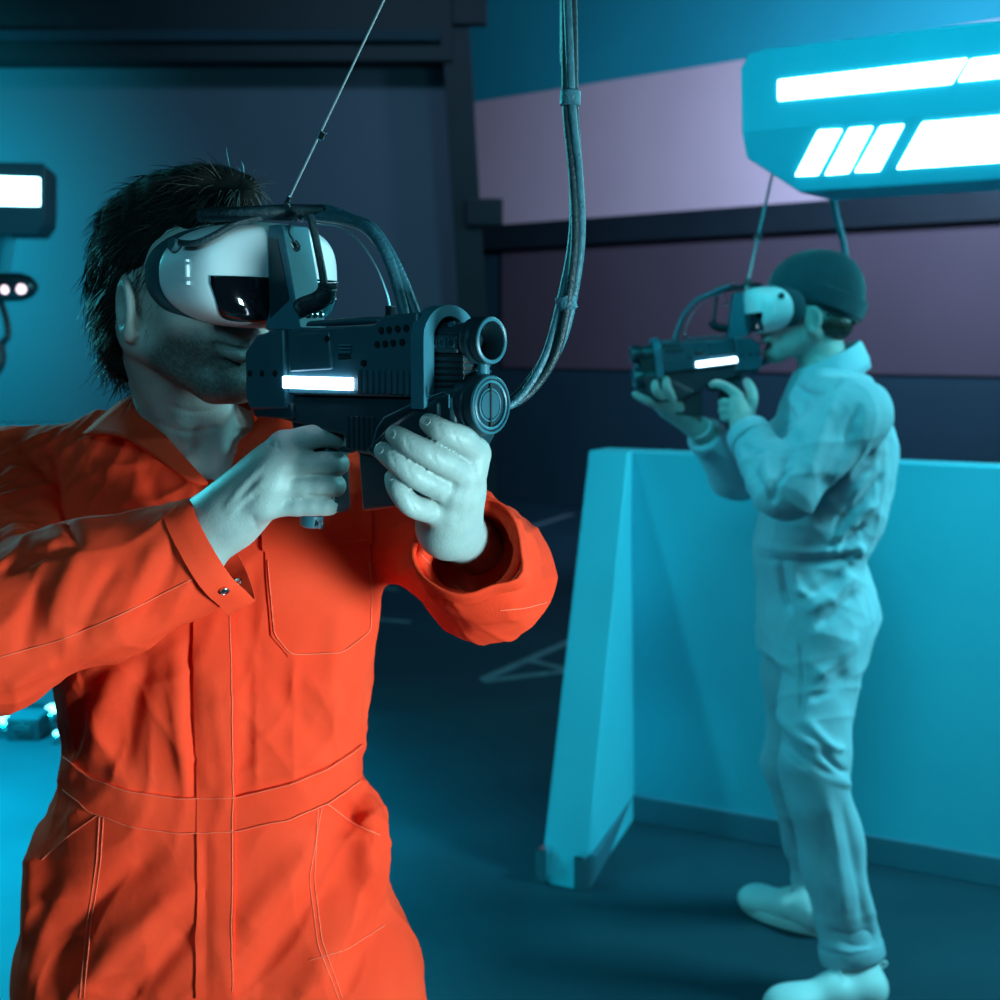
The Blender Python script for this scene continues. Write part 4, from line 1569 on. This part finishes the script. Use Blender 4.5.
def seam(pts, r=.0006, ymin=0.0, lift=.0007):
    P = (skT if ymin else skC).line(pts, lift, 4, 1.40 if ymin else 0)
    P = [p for i, p in enumerate(P) if i == 0 or np.linalg.norm(p - P[i - 1]) < .05]
    if len(P) > 2:
        Q_ = np.array(P)
        Q_[1:-1] = (Q_[:-2] + Q_[1:-1] + Q_[2:]) / 3
        return MB().tube(list(Q_), r, 5).build('seam', M_THREAD, cov, 80)


TY = 1.45
cloth('placket', [(193, 585), (196, 700), (197, 800), (197, 900), (196, 998)], [(232, 585), (235, 700), (236, 800), (235, 900), (233, 998)], .0035, 70, 10, TY)
cloth('waistband', [(63, 756), (90, 776), (130, 790), (180, 797), (236, 796), (290, 782), (330, 765), (361, 744)], [(62, 790), (88, 812), (130, 827), (180, 834), (236, 832), (290, 820), (330, 803), (361, 782)], .0022, 60, 8, TY)
cloth('chest_pocket', [(265, 548), (268, 600), (271, 636), (289, 657)], [(371, 540), (373, 595), (371, 632), (340, 656)], .0026, 30, 24, TY)
cloth('pocket_flap', [(261, 505), (262, 530), (263, 551)], [(373, 500), (374, 520), (374, 543)], .0048, 12, 24, TY)
cloth('chest_pocket', [(80, 512), (82, 545), (84, 570)], [(160, 513), (160, 545), (160, 570)], .0024, 14, 18, TY)
for pts in ([(229, 590), (232, 700), (233, 800), (232, 990)], [(66, 757), (92, 777), (130, 791), (180, 798), (236, 797), (290, 783), (330, 766), (359, 746)], [(66, 789), (90, 811), (130, 826), (180, 833), (236, 831), (290, 819), (330, 802), (359, 782)],
            [(268, 560), (271, 600), (274, 634), (291, 654), (340, 652), (368, 630), (370, 560)], [(264, 547), (320, 545), (371, 539)], [(82, 516), (120, 517), (158, 517)], [(82, 521), (120, 522), (158, 522)],
            [(100, 812), (97, 860), (88, 920), (80, 998)], [(318, 805), (314, 880), (322, 940), (342, 998)], [(104, 812), (101, 860), (92, 920), (84, 998)], [(322, 805), (309, 878), (318, 945), (338, 998)],
            [(325, 802), (350, 822), (380, 835)], [(98, 815), (70, 835), (42, 860)], [(310, 960), (345, 950), (385, 925)], [(198, 984), (215, 980), (231, 986)]):
    seam(pts, .0006, TY, .0042 if pts[0] in ((268, 560), (264, 547), (229, 590), (66, 757), (66, 789), (82, 516), (82, 521)) else .0007)
seam([(0, 657), (60, 640), (120, 615), (200, 575)], .0006, 0)
seam([(415, 548), (440, 575), (470, 596)], .0006, 0)
seam([(500, 610), (525, 608), (546, 602)], .0006, 0)


# cuffs: thin folded bands at the sleeve ends
CUFFS = []


def cuff(E_, C_, r, back, lean, flare, a0, pk):
    d = nrm(C_ - E_)
    g = np.array([0, 0, 1.0])
    x = nrm(np.cross(d, g))
    y = np.cross(d, x)
    V, F = [], []
    n = 44
    prof = [(-back, r * 1.06 + .0012), (-back * .97, r * 1.06 + .0030), (-back * .5, r * 1.02 + .0030), (.004, r * flare + .0024), (.0046, r * flare + .0012), (.004, r * flare), (-back * .6, r * 1.0 - .0006), (-back * 1.3, r - .004)]
    for (t, rr) in prof:
        for k in range(n):
            a = 2 * math.pi * k / n
            wob = 1 + .035 * math.sin(2 * a + 1) + .02 * math.sin(5 * a) + pk * max(0, math.cos(a - a0)) ** 24 * (1 if t > -back * 1.2 else 0)
            V.append(C_ + d * (t + lean * math.sin(a) * .010) + (x * math.cos(a) + y * math.sin(a)) * rr * wob)
    for i in range(len(prof) - 1):
        for k in range(n):
            F.append((i * n + k, i * n + (k + 1) % n, (i + 1) * n + (k + 1) % n, (i + 1) * n + k))
    o = fixn(link('cuff', V, F, M_ORANGE, cov, 60))
    CUFFS.append(Skin(V, F))
    rg = [C_ + d * (-back * .8 + lean * math.sin(a) * .010) + (x * math.cos(a) + y * math.sin(a)) * (r * 1.03 + .0025) * (1 + .035 * math.sin(2 * a + 1) + .02 * math.sin(5 * a)) for a in np.linspace(0, 2 * math.pi, 45)]
    MB().tube(rg, .0006, 5, False).build('seam', M_THREAD, cov, 80)
    return d, x, y


cuff(EL_R, CU_R, .0560, .026, 1.0, 1.0, math.pi / 2, .16)
cuff(EL_L, CU_L, .0495, .022, 0.5, 1.0, math.radians(150), .22)


def snap(px, py, sk_, ymin=0.0, ring=False):
    h = sk_.hit(px, py, ymin)
    if h is None:
        return
    P, N = h
    prof = [(0, .0050), (.0016, .0050), (.0022, .0040), (.0016, .0030), (.0024, .0012)] if not ring else [(0, .0050), (.0012, .0052), (.0018, .0044), (.0010, .0036)]
    MB().lathe(P + N * .001, N, prof, 18).build('snap_button', M_CHROME, cov, 50)


dg = bpy.context.evaluated_depsgraph_get()
allv, allq = [VC], [QC]
snap(224, 590, CUFFS[0])
snap(238, 583, CUFFS[0], 0, True)
snap(479, 603, CUFFS[1])
snap(446, 584, CUFFS[1])
snap(169, 443, skC, 0, True)
snap(107, 531, skT, 1.4, True)


# collar: two spread wings and the stand round the neck
def wing(pts, thick, name='collar_wing'):
    """pts: grid rows of (px, py, Y)"""
    rows = [[at(*p) for p in row] for row in pts]
    R = [spline(row, 5) for row in rows]
    G = []
    for j in range(len(R[0])):
        G.append(spline([r[j] for r in R], 5))
    G = np.array(G)
    nu, nv = G.shape[:2]
    V = G.reshape(-1, 3)
    F = [(i * nv + j, (i + 1) * nv + j, (i + 1) * nv + j + 1, i * nv + j + 1) for i in range(nu - 1) for j in range(nv - 1)]
    o = fixn(link(name, V, F, M_ORANGE, cov, 70))
    md = o.modifiers.new('thickness', 'SOLIDIFY')
    md.thickness = thick
    md.offset = 0
    return o


wing([[(142, 391, 1.60), (150, 412, 1.575), (166, 438, 1.545), (208, 484, 1.50)],
      [(118, 404, 1.590), (136, 424, 1.555), (160, 452, 1.520), (200, 484, 1.494)],
      [(84, 434, 1.575), (118, 436, 1.535), (138, 445, 1.520), (188, 480, 1.492)]], .004)
wing([[(262, 398, 1.60), (258, 418, 1.570), (246, 445, 1.535), (222, 486, 1.50)],
      [(285, 406, 1.580), (280, 424, 1.545), (262, 452, 1.515), (230, 487, 1.494)],
      [(312, 425, 1.570), (296, 432, 1.535), (276, 455, 1.510), (238, 490, 1.492)]], .004)
# stand behind the neck
st = []
for a in np.linspace(-0.15 * math.pi, 1.15 * math.pi, 22):
    st.append((math.cos(a), math.sin(a)))
cn = at(200, 405, 1.645)
V, F = [], []
for z_, k_ in ((-.035, 1.12), (-.012, 1.05), (.012, 1.0), (.016, 1.06), (-.018, 1.22)):
    for cx, cy in st:
        V.append(cn + np.array([cx * .073 * k_, cy * .066 * k_ * 1.0, z_ + .012 * cy]))
n = len(st)
for i in range(4):
    for k in range(n - 1):
        F.append((i * n + k, i * n + k + 1, (i + 1) * n + k + 1, (i + 1) * n + k))
o = fixn(link('collar_stand', V, F, M_ORANGE, cov, 70))
md = o.modifiers.new('thickness', 'SOLIDIFY')
md.thickness = .004

# boots out of the frame
for an in (AN_R, AN_L):
    f = Sdf()
    f.cone(an + np.array([0, .02, -.035]), an + np.array([0, -.15, -.052]), .048, .036, .03, False, ((0, 0, 1), .9))
    f.cone(an + np.array([0, .01, .06]), an + np.array([0, .015, -.03]), .056, .052, .03)
    f.box(an + np.array([0, -.065, -.16]), (.3, .4, .0702), None, .001, .002, True)
    Vq, Qq = f.mesh(.006, 2)
    o = link('boot', Vq, Qq, M_BLACK, person_a, 180)

# --- hair: a cap that follows the skull plus locks
hcap = Sdf()
hcap.ell(hp(-.014, 0, .026), (.099, .084, .094), HR, .02)
hcap.ell(hp(-.046, 0, -.020), (.062, .079, .075), HR, .03)
hcap.ell(hp(-.058, 0, -.075), (.034, .060, .042), HR, .03)
hcap.box(hp(.118, 0, -.070), (.075, .2, .115), HR, .02, .02, True)         # open face
for s in (1, -1):
    hcap.ell(hp(.014, .096 * s, -.030), (.030, .034, .042), HR, .015, True)    # round the ears
    hcap.ell(hp(.070, .10 * s, -.015), (.060, .040, .050), HR, .02, True)      # temples
hcap.box(hp(.05, 0, -.120), (.10, .2, .055), HR, .02, .02, True)
hcap.ell(hp(.050, 0, .094), (.050, .056, .026), HR, .03)                        # fringe swept back
Vh, Qh = hcap.mesh(.0030, 2)
Nh = vnormals(Vh, Qh)
q = Vh - np.array([HX[0], HX[1], HZ])
hu, hv, hz = q @ GU, q @ GV, q[:, 2]
wave_ = np.sin(hu * 150 + hz * 60 + 3 * np.sin(hv * 60)) * .0009 + np.sin(hz * 130 - hu * 90 + hv * 170) * .0009
Vh = Vh + Nh * wave_[:, None]
hair = link('hair', Vh, Qh, M_HAIRCAP, person_a, 180)
hair['label'] = 'short dark wavy hair'
rng = np.random.default_rng(11)
outer = np.nonzero((np.einsum('ij,ij->i', Nh, q - (GW * .0)) > 0.02))[0]
pick = rng.choice(outer, 9000)
V, F = [], []
hc = np.array([HX[0], HX[1], HZ + .02])
for ii in pick:
    p = Vh[ii] - Nh[ii] * .003
    nq = Nh[ii]
    back = -GU + GW * (-.9 if hz[ii] < .05 else -.15) + GV * hv[ii] * 4
    d = nrm(back - nq * (back @ nq) + nq * rng.uniform(-.02, .14) + rng.normal(0, .16, 3))
    Ls = rng.uniform(.020, .048) * (1.1 if hz[ii] < 0 else 1)
    curl = rng.normal(0, 1, 3)
    curl -= d * (curl @ d)
    n_ = len(V)
    segs = 5
    side = nrm(np.cross(d, nq))
    for k in range(segs + 1):
        t = k / segs
        c_ = p + d * Ls * t + curl * .005 * t * t - nq * .006 * t * t + GW * (-.008 * t * t)
        r = .0008 * (1 - t * .85)
        V += [c_ + side * r, c_ - side * r * .5 + nq * r * .87, c_ - side * r * .5 - nq * r * .87]
    for k in range(segs):
        for e in range(3):
            F.append((n_ + k * 3 + e, n_ + k * 3 + (e + 1) % 3, n_ + k * 3 + 3 + (e + 1) % 3, n_ + k * 3 + 3 + e))
lk = link('hair_locks', V, F, M_HAIR, hair, 180)
tag(lk, kind='stuff')
# eyebrow-free zone is hidden by the headset; a few longer locks curl at the nape and on top

# ------------------------------------------------------------------ person in grey, side on
FB = nrm((BU[0], BU[1], 0))
SB = np.array([FB[1], -FB[0], 0])                 # to the person's right, away from the camera
HB0 = bT(np.array([-.412, 0, 0]))
EYE_B = at(800, 308, HB0[1])[2]
HRB = np.stack([FB, SB, GW])


def hb(a, b_, c_):
    return np.array([HB0[0], HB0[1], EYE_B]) + FB * a + SB * b_ + GW * c_


nSH, nEL, nWR = at(850, 416, 3.14), at(784, 490, 3.07), at(744, 428, 3.225)
fSH, fEL, fWR = at(836, 414, 3.50), at(738, 476, 3.47), at(701, 430, 3.345)
TB = [(365, 806, 850, .085), (382, 793, 868, .150), (418, 779, 885, .190), (460, 769, 891, .195), (500, 763, 885, .185), (540, 757, 870, .165), (558, 757, 862, .160), (585, 757, 872, .170), (615, 757, 876, .172), (650, 760, 862, .165)]


def tb(inset=0.0):
    out = []
    for py, l, r, bb in TB:
        L, R = at(l, py, 3.33), at(r, py, 3.33)
        out.append((L[2], (L[0] + R[0]) / 2, 3.33, (R[0] - L[0]) / 2 - inset, bb - inset))
    return out


p = Sdf()
add_head(p, hb, HRB, FB, SB, GW)
p.cone(hb(-.035, 0, -.07), at(826, 392, 3.33), .054, .062, .03)
p.loft([q for q in tb(.02) if q[0] > 1.05], 0.03)
for a_, b_, c_ in ((nSH, nEL, nWR), (fSH, fEL, fWR)):
    p.cone(a_, b_, .045, .036, .03)
    p.cone(b_, c_, .036, .027, .02)
# near hand on the pistol grip
mc = [(738, 398, 3.262), (736, 405, 3.258), (736, 412, 3.258), (738, 419, 3.262)]
for q in mc:
    p.cone(nWR, at(*q), .022, .014, .016)
finger(p, [(738, 396, 3.262), (728, 388, 3.270), (718, 384, 3.278), (712, 385, 3.285)], .0125, .0085)
for i, (x, y) in enumerate(((736, 404), (736, 411), (738, 418))):
    finger(p, [(x, y, 3.262), (x - 12, y - 1, 3.270), (x - 13, y, 3.300), (x - 6, y, 3.318)], .0125, .0090)
finger(p, [(748, 418, 3.26), (752, 400, 3.262), (751, 390, 3.275), (747, 382, 3.285)], .0155, .0105, .012)
# far hand under the front
fm = [(672, 398, 3.290), (667, 404, 3.300), (664, 409, 3.315), (664, 412, 3.335)]
for q in fm:
    p.cone(fWR, at(*q), .022, .013, .016)
p.cone(at(686, 414, 3.33), at(668, 404, 3.31), .022, .020, .018)
finger(p, [(673, 400, 3.288), (667, 388, 3.272), (666, 380, 3.276)], .0125, .0095)
finger(p, [(666, 402, 3.292), (656, 390, 3.274), (655, 381, 3.278)], .0125, .0090)
finger(p, [(662, 406, 3.300), (648, 401, 3.285), (640, 397, 3.283), (635, 394, 3.285)], .0115, .0080)
finger(p, [(664, 410, 3.32), (654, 404, 3.36), (652, 394, 3.365)], .0105, .0080)
finger(p, [(684, 412, 3.34), (676, 398, 3.365), (672, 385, 3.368)], .0150, .0105, .012)
VP, QP = p.mesh(.0040, 2)
basep = np.array([0.80, 3.33, 0])
person_b = link('person', VP - basep, QP, M_SKIN, None, 180)
person_b.location = basep
tag(person_b, 'person in grey coverall and dark beanie standing side on, aiming to the left', 'person')
q = VP - np.array([HB0[0], HB0[1], EYE_B])
hu, hv, hz = q @ FB, q @ SB, q[:, 2]
bd = np.clip((-.085 - hz) / .012, 0, 1) * np.clip((hu - .045) / .02, 0, 1) * np.clip((hz + .14) / .01, 0, 1) * (np.abs(hv) < .07) * (hu < .13) * .35
person_b.data.attributes.new('dark', 'FLOAT', 'POINT').data.foreach_set('value', bd.astype(np.float32))

c = Sdf()
nCU = nEL + (nWR - nEL) * .93
fCU = fEL + (fWR - fEL) * .90
c.cone(nEL, nCU, .066, .048, .03)
c.cone(fEL, fCU, .060, .044, .03)
for E_, C_, r in ((nEL, nCU, .048), (fEL, fCU, .044)):
    d = nrm(C_ - E_)
    x = nrm(np.cross(d, (0, 0, 1.0)))
    c.box(C_ + d * .050, (.05, .08, .08), np.stack([d, x, np.cross(d, x)]), .002, .003, True)
    c.cone(C_ - d * .05, C_ + d * .03, r - .014, r - .010, .004, True)
c.loft(tb(), 0.02)
for s_ in (nSH, fSH):
    c.cone(at(828, 400, 3.33), s_, .075, .080, .03)
c.cone(nSH, nEL, .082, .066, .035)
c.cone(fSH, fEL, .078, .060, .035)
c.cone(at(812, 352, 3.33), at(800, 320, 3.33), .052, .075, .006, True)
c.cone(at(826, 352, 3.33), at(832, 318, 3.33), .058, .070, .006, True)
NH, NK, NA = at(824, 640, 3.25), at(813, 762, 3.16), at(851, 948, 3.12)
FH, FK, FA = at(800, 640, 3.42), at(796, 765, 3.50), at(818, 878, 3.585)
c.cone(NH, NK, .100, .078, .04)
c.cone(NK, NA, .078, .072, .03)
c.cone(FH, FK, .095, .076, .04)
c.cone(FK, FA, .076, .068, .03)
for A_, K_, r in ((NA, NK, .072), (FA, FK, .068)):
    d = nrm(A_ - K_)
    c.box(A_ + d * .11, (.09, .15, .15), np.stack([d, nrm(np.cross(d, (0, 1, 0))), nrm(np.cross(d, np.cross(d, (0, 1, 0))))]), .002, .004, True)
    c.cone(A_ - d * .06, A_ + d * .08, r - .014, r - .010, .004, True)
VC2, QC2 = c.mesh(.0050, 2)
n_ = (0, 3.35)
FOLDS_B = [
    ([(838, 395), (820, 440), (806, 480)], 8, 6, n_), ([(860, 400), (845, 450), (815, 500)], 7, -7, n_), ([(800, 430), (790, 455), (778, 480)], 6, -6, n_), ([(775, 440), (765, 465), (770, 500)], 5, 6, n_), ([(755, 450), (752, 470), (765, 490)], 5, -7, n_),
    ([(790, 465), (775, 485), (772, 505)], 4, -6, n_), ([(740, 445), (760, 452), (778, 450)], 4, -5, n_),
    ([(885, 440), (870, 470), (845, 500)], 7, 7, n_), ([(888, 470), (862, 500), (840, 525)], 6, -8, n_), ([(880, 500), (855, 520), (830, 545)], 6, 7, n_), ([(868, 525), (850, 540), (838, 555)], 4, -7, n_), ([(850, 505), (838, 530), (830, 556)], 4, -6, n_), ([(862, 545), (856, 556), (848, 562)], 4, 5, n_),
    ([(757, 558), (810, 563), (862, 556)], 4, -8, n_), ([(757, 545), (810, 552), (865, 546)], 4, 5, n_),
    ([(779, 560), (783, 590), (790, 612)], 4, -11, n_), ([(792, 565), (800, 590), (815, 600)], 5, 5, n_), ([(855, 575), (835, 595), (805, 612)], 6, 7, n_), ([(862, 590), (840, 610), (815, 628)], 6, -8, n_), ([(845, 570), (825, 585), (800, 600)], 5, -6, n_),
    ([(858, 630), (840, 660), (812, 680)], 7, 6, n_), ([(800, 640), (802, 680), (800, 720)], 3, -5, n_), ([(850, 670), (830, 690), (808, 700)], 5, -6, n_),
    ([(765, 690), (790, 730), (820, 750)], 6, 6, n_), ([(768, 715), (795, 755), (845, 785)], 6, -8, n_), ([(806, 720), (830, 745), (846, 750)], 5, 6, n_), ([(800, 760), (830, 778), (856, 786)], 5, 6, n_), ([(820, 750), (838, 768), (850, 774)], 4, -7, n_),
    ([(825, 790), (838, 850), (846, 920)], 6, 4, n_), ([(842, 800), (854, 860), (864, 930)], 5, -4, n_), ([(858, 830), (864, 880), (874, 930)], 5, 4, n_), ([(825, 930), (850, 940), (875, 935)], 5, -6, n_), ([(826, 945), (850, 952), (880, 945)], 4, 5, n_),
    ([(790, 820), (800, 850), (812, 870)], 5, -6, (3.35, 9)), ([(795, 850), (806, 865), (815, 875)], 4, 6, (3.35, 9)),
    ([(795, 385), (815, 395), (840, 378)], 4, -6, n_), ([(790, 395), (800, 420), (785, 440)], 5, 5, n_),
]
VC2 = sculpt(VC2, QC2, [(a, b * .85, c * 1.6, d) for a, b, c, d in FOLDS_B])
ph = VC2 * 24.0
VC2 = VC2 + vnormals(VC2, QC2) * (0.0030 * (np.sin(ph[:, 0] * 1.2 + 2 * np.sin(ph[:, 2] * .8)) + np.sin(ph[:, 2] * 1.3 + 1.7 * np.sin(ph[:, 1] + ph[:, 0]))))[:, None]
VC2 = crumple(VC2, QC2, 9, 38, .0026)
cb = link('coverall', VC2, QC2, M_GREYSUIT, person_b, 180)
cb['label'] = 'grey-blue long-sleeved work coverall with gathered waist'
# collar standing round the neck
V, F = [], []
cn = at(828, 366, 3.33)
angs = np.linspace(0, 2 * math.pi, 33)[:-1]
for z_, k_ in ((-.050, 1.20), (-.022, 1.06), (.012, 1.0), (.022, 1.03), (.012, 1.12), (-.018, 1.30), (-.040, 1.36)):
    for a in angs:
        cx, cy = math.cos(a), math.sin(a)
        V.append(cn + np.array([cx * .070 * k_ - .012 * (1 - k_), cy * .078 * k_, z_ + .034 * cx + .006]))
n = len(angs)
for i in range(6):
    for k in range(n):
        F.append((i * n + k, i * n + (k + 1) % n, (i + 1) * n + (k + 1) % n, (i + 1) * n + k))
o = fixn(link('collar', V, F, M_GREYSUIT, cb, 70))
md = o.modifiers.new('thickness', 'SOLIDIFY')
md.thickness = .005
for C_, E_, r in ((nCU, nEL, .048), (fCU, fEL, .044)):
    d = nrm(C_ - E_)
    MB().lathe(C_ - d * .034, d, [(0, r + .004), (.010, r + .006), (.032, r + .004), (.036, r + .001), (.034, r - .004), (.0, r - .012)], 28).build('cuff', M_GREYSUIT, cb, 60)
for A_, K_, r in ((NA, NK, .072), (FA, FK, .068)):
    d = nrm(A_ - K_)
    MB().lathe(A_ - d * .014, d, [(0, r + .002), (.006, r + .004), (.034, r + .005), (.038, r + .002), (.034, r - .004), (.0, r - .012)], 30).build('hem', M_GREYSUIT, cb, 60)
tb_ = at(884, 963, 3.12)
MB().tube(spline([tb_ + np.array([-.016, 0, -.012]), tb_ + np.array([0, 0, .004]), tb_ + np.array([.006, 0, -.004]), tb_ + np.array([-.012, 0, -.016])], 5), .003, 8).build('hem_tab', M_STRAP, cb)
d = nrm(fWR - fEL)
MB().lathe(fWR - d * .006, d, [(0, .029), (.002, .031), (.018, .031), (.020, .029)], 24).build('wrist_band', M_STRAP, person_b)

# beanie and the hair under it
k = Sdf()
k.ell(hb(-.030, 0, .040), (.100, .090, .098), HRB, .02)
k.ell(hb(-.074, 0, .022), (.062, .080, .098), HRB, .03)
k.ell(hb(.010, 0, .034), (.082, .078, .086), HRB, .03)
tl = math.radians(19)
up = nrm(GW * math.cos(tl) + FB * math.sin(tl) * -1)
fw = nrm(np.cross(SB, up))
if fw @ FB < 0:
    fw = -fw
k.box(hb(-.01, 0, -.004) - up * .2, (.3, .3, .2), np.stack([fw, SB, up]), .004, .006, True)
VK, QK = k.mesh(.0045, 2)
bn = link('beanie', VK, QK, M_KNIT, person_b, 180)
bn['label'] = 'dark teal knitted beanie'
V, F = [], []
angs = np.linspace(0, 2 * math.pi, 49)[:-1]
n = len(angs)
cc = hb(-.028, 0, .006) + up * .012
for (t, k_) in ((-.012, .97), (-.014, 1.02), (.006, 1.045), (.028, 1.035), (.030, .99)):
    for a in angs:
        V.append(cc + fw * math.cos(a) * .110 * k_ + SB * math.sin(a) * .0915 * k_ + up * t)
for i in range(4):
    for q_ in range(n):
        F.append((i * n + q_, i * n + (q_ + 1) % n, (i + 1) * n + (q_ + 1) % n, (i + 1) * n + q_))
fixn(link('brim', V, F, M_KNIT, bn, 60))
h2 = Sdf()
h2.ell(hb(-.070, 0, -.040), (.040, .076, .040), HRB, .02)
h2.ell(hb(-.040, -.060, -.035), (.030, .016, .030), HRB, .02)
h2.ell(hb(-.040, .060, -.035), (.030, .016, .030), HRB, .02)
VK, QK = h2.mesh(.0045, 1)
NK_ = vnormals(VK, QK)
VK = VK + NK_ * (np.sin(VK[:, 0] * 500 + VK[:, 2] * 300) * .0012)[:, None]
hr2 = link('hair', VK, QK, M_HAIR, person_b, 180)


# white trainers
def trainer(heel, toe, ank, name='shoe'):
    d = nrm(toe - heel)
    x = np.array([-d[1], d[0], 0])
    L = np.linalg.norm(toe - heel)
    R = np.stack([d, x, GW])
    f = Sdf()
    f.cone(heel + d * .045 + GW * .050, heel + d * .12 + GW * .055, .043, .042, .03)
    f.cone(heel + d * .12 + GW * .052, heel + d * (L - .055) + GW * .038, .044, .040, .03, False, (GW, .82))
    f.ell(heel + d * (L - .062) + GW * .034, (.062, .049, .034), R, .03)
    f.cone(heel + d * .050 + GW * .06, ank, .046, .048, .03)
    f.box(ank + GW * .09, (.12, .12, .05), None, .002, .004, True)
    f.box((heel + toe) / 2 - GW * .1, (.3, .3, .112), R, .001, .002, True)
    V_, Q_ = f.mesh(.0045, 2)
    o_ = link(name, V_, Q_, M_SHOE, person_b, 180)
    # sole, following the outline
    ring = []
    for a in np.linspace(0, 2 * math.pi, 41)[:-1]:
        t = (math.cos(a) + 1) / 2
        wdt = .040 + .011 * math.sin(min(t, 1) * math.pi * .9) + (.003 if t > .5 else 0)
        ring.append(heel + d * (L * t) + x * math.sin(a) ** 1 * wdt * (1 if True else 0))
    lo = [r + GW * .001 for r in ring]
    hi = [r + GW * .026 for r in ring]
    mb = MB()
    mb.prism(lo, hi)
    fixn(mb.build('sole', M_SOLE, o_, 50, .004))
    for i in range(5):                                    # laces over the instep
        t = .40 + i * .065
        cpt = heel + d * (L * t) + GW * (.104 - .045 * (t - .40) / .3)
        MB().tube(spline([cpt - x * .030 - GW * .014, cpt + GW * .003, cpt + x * .030 - GW * .014], 5), .0032, 8).build('lace', M_STRAP, o_)
    return o_


hN, tN = floor_at(884, 1008), floor_at(765, 1020)
trainer(hN, hN + nrm(tN - hN) * .295, NA + GW * .0)
hF, tF = floor_at(830, 938), floor_at(742, 906)
trainer(hF, hF + nrm(tF - hF) * .285, FA)
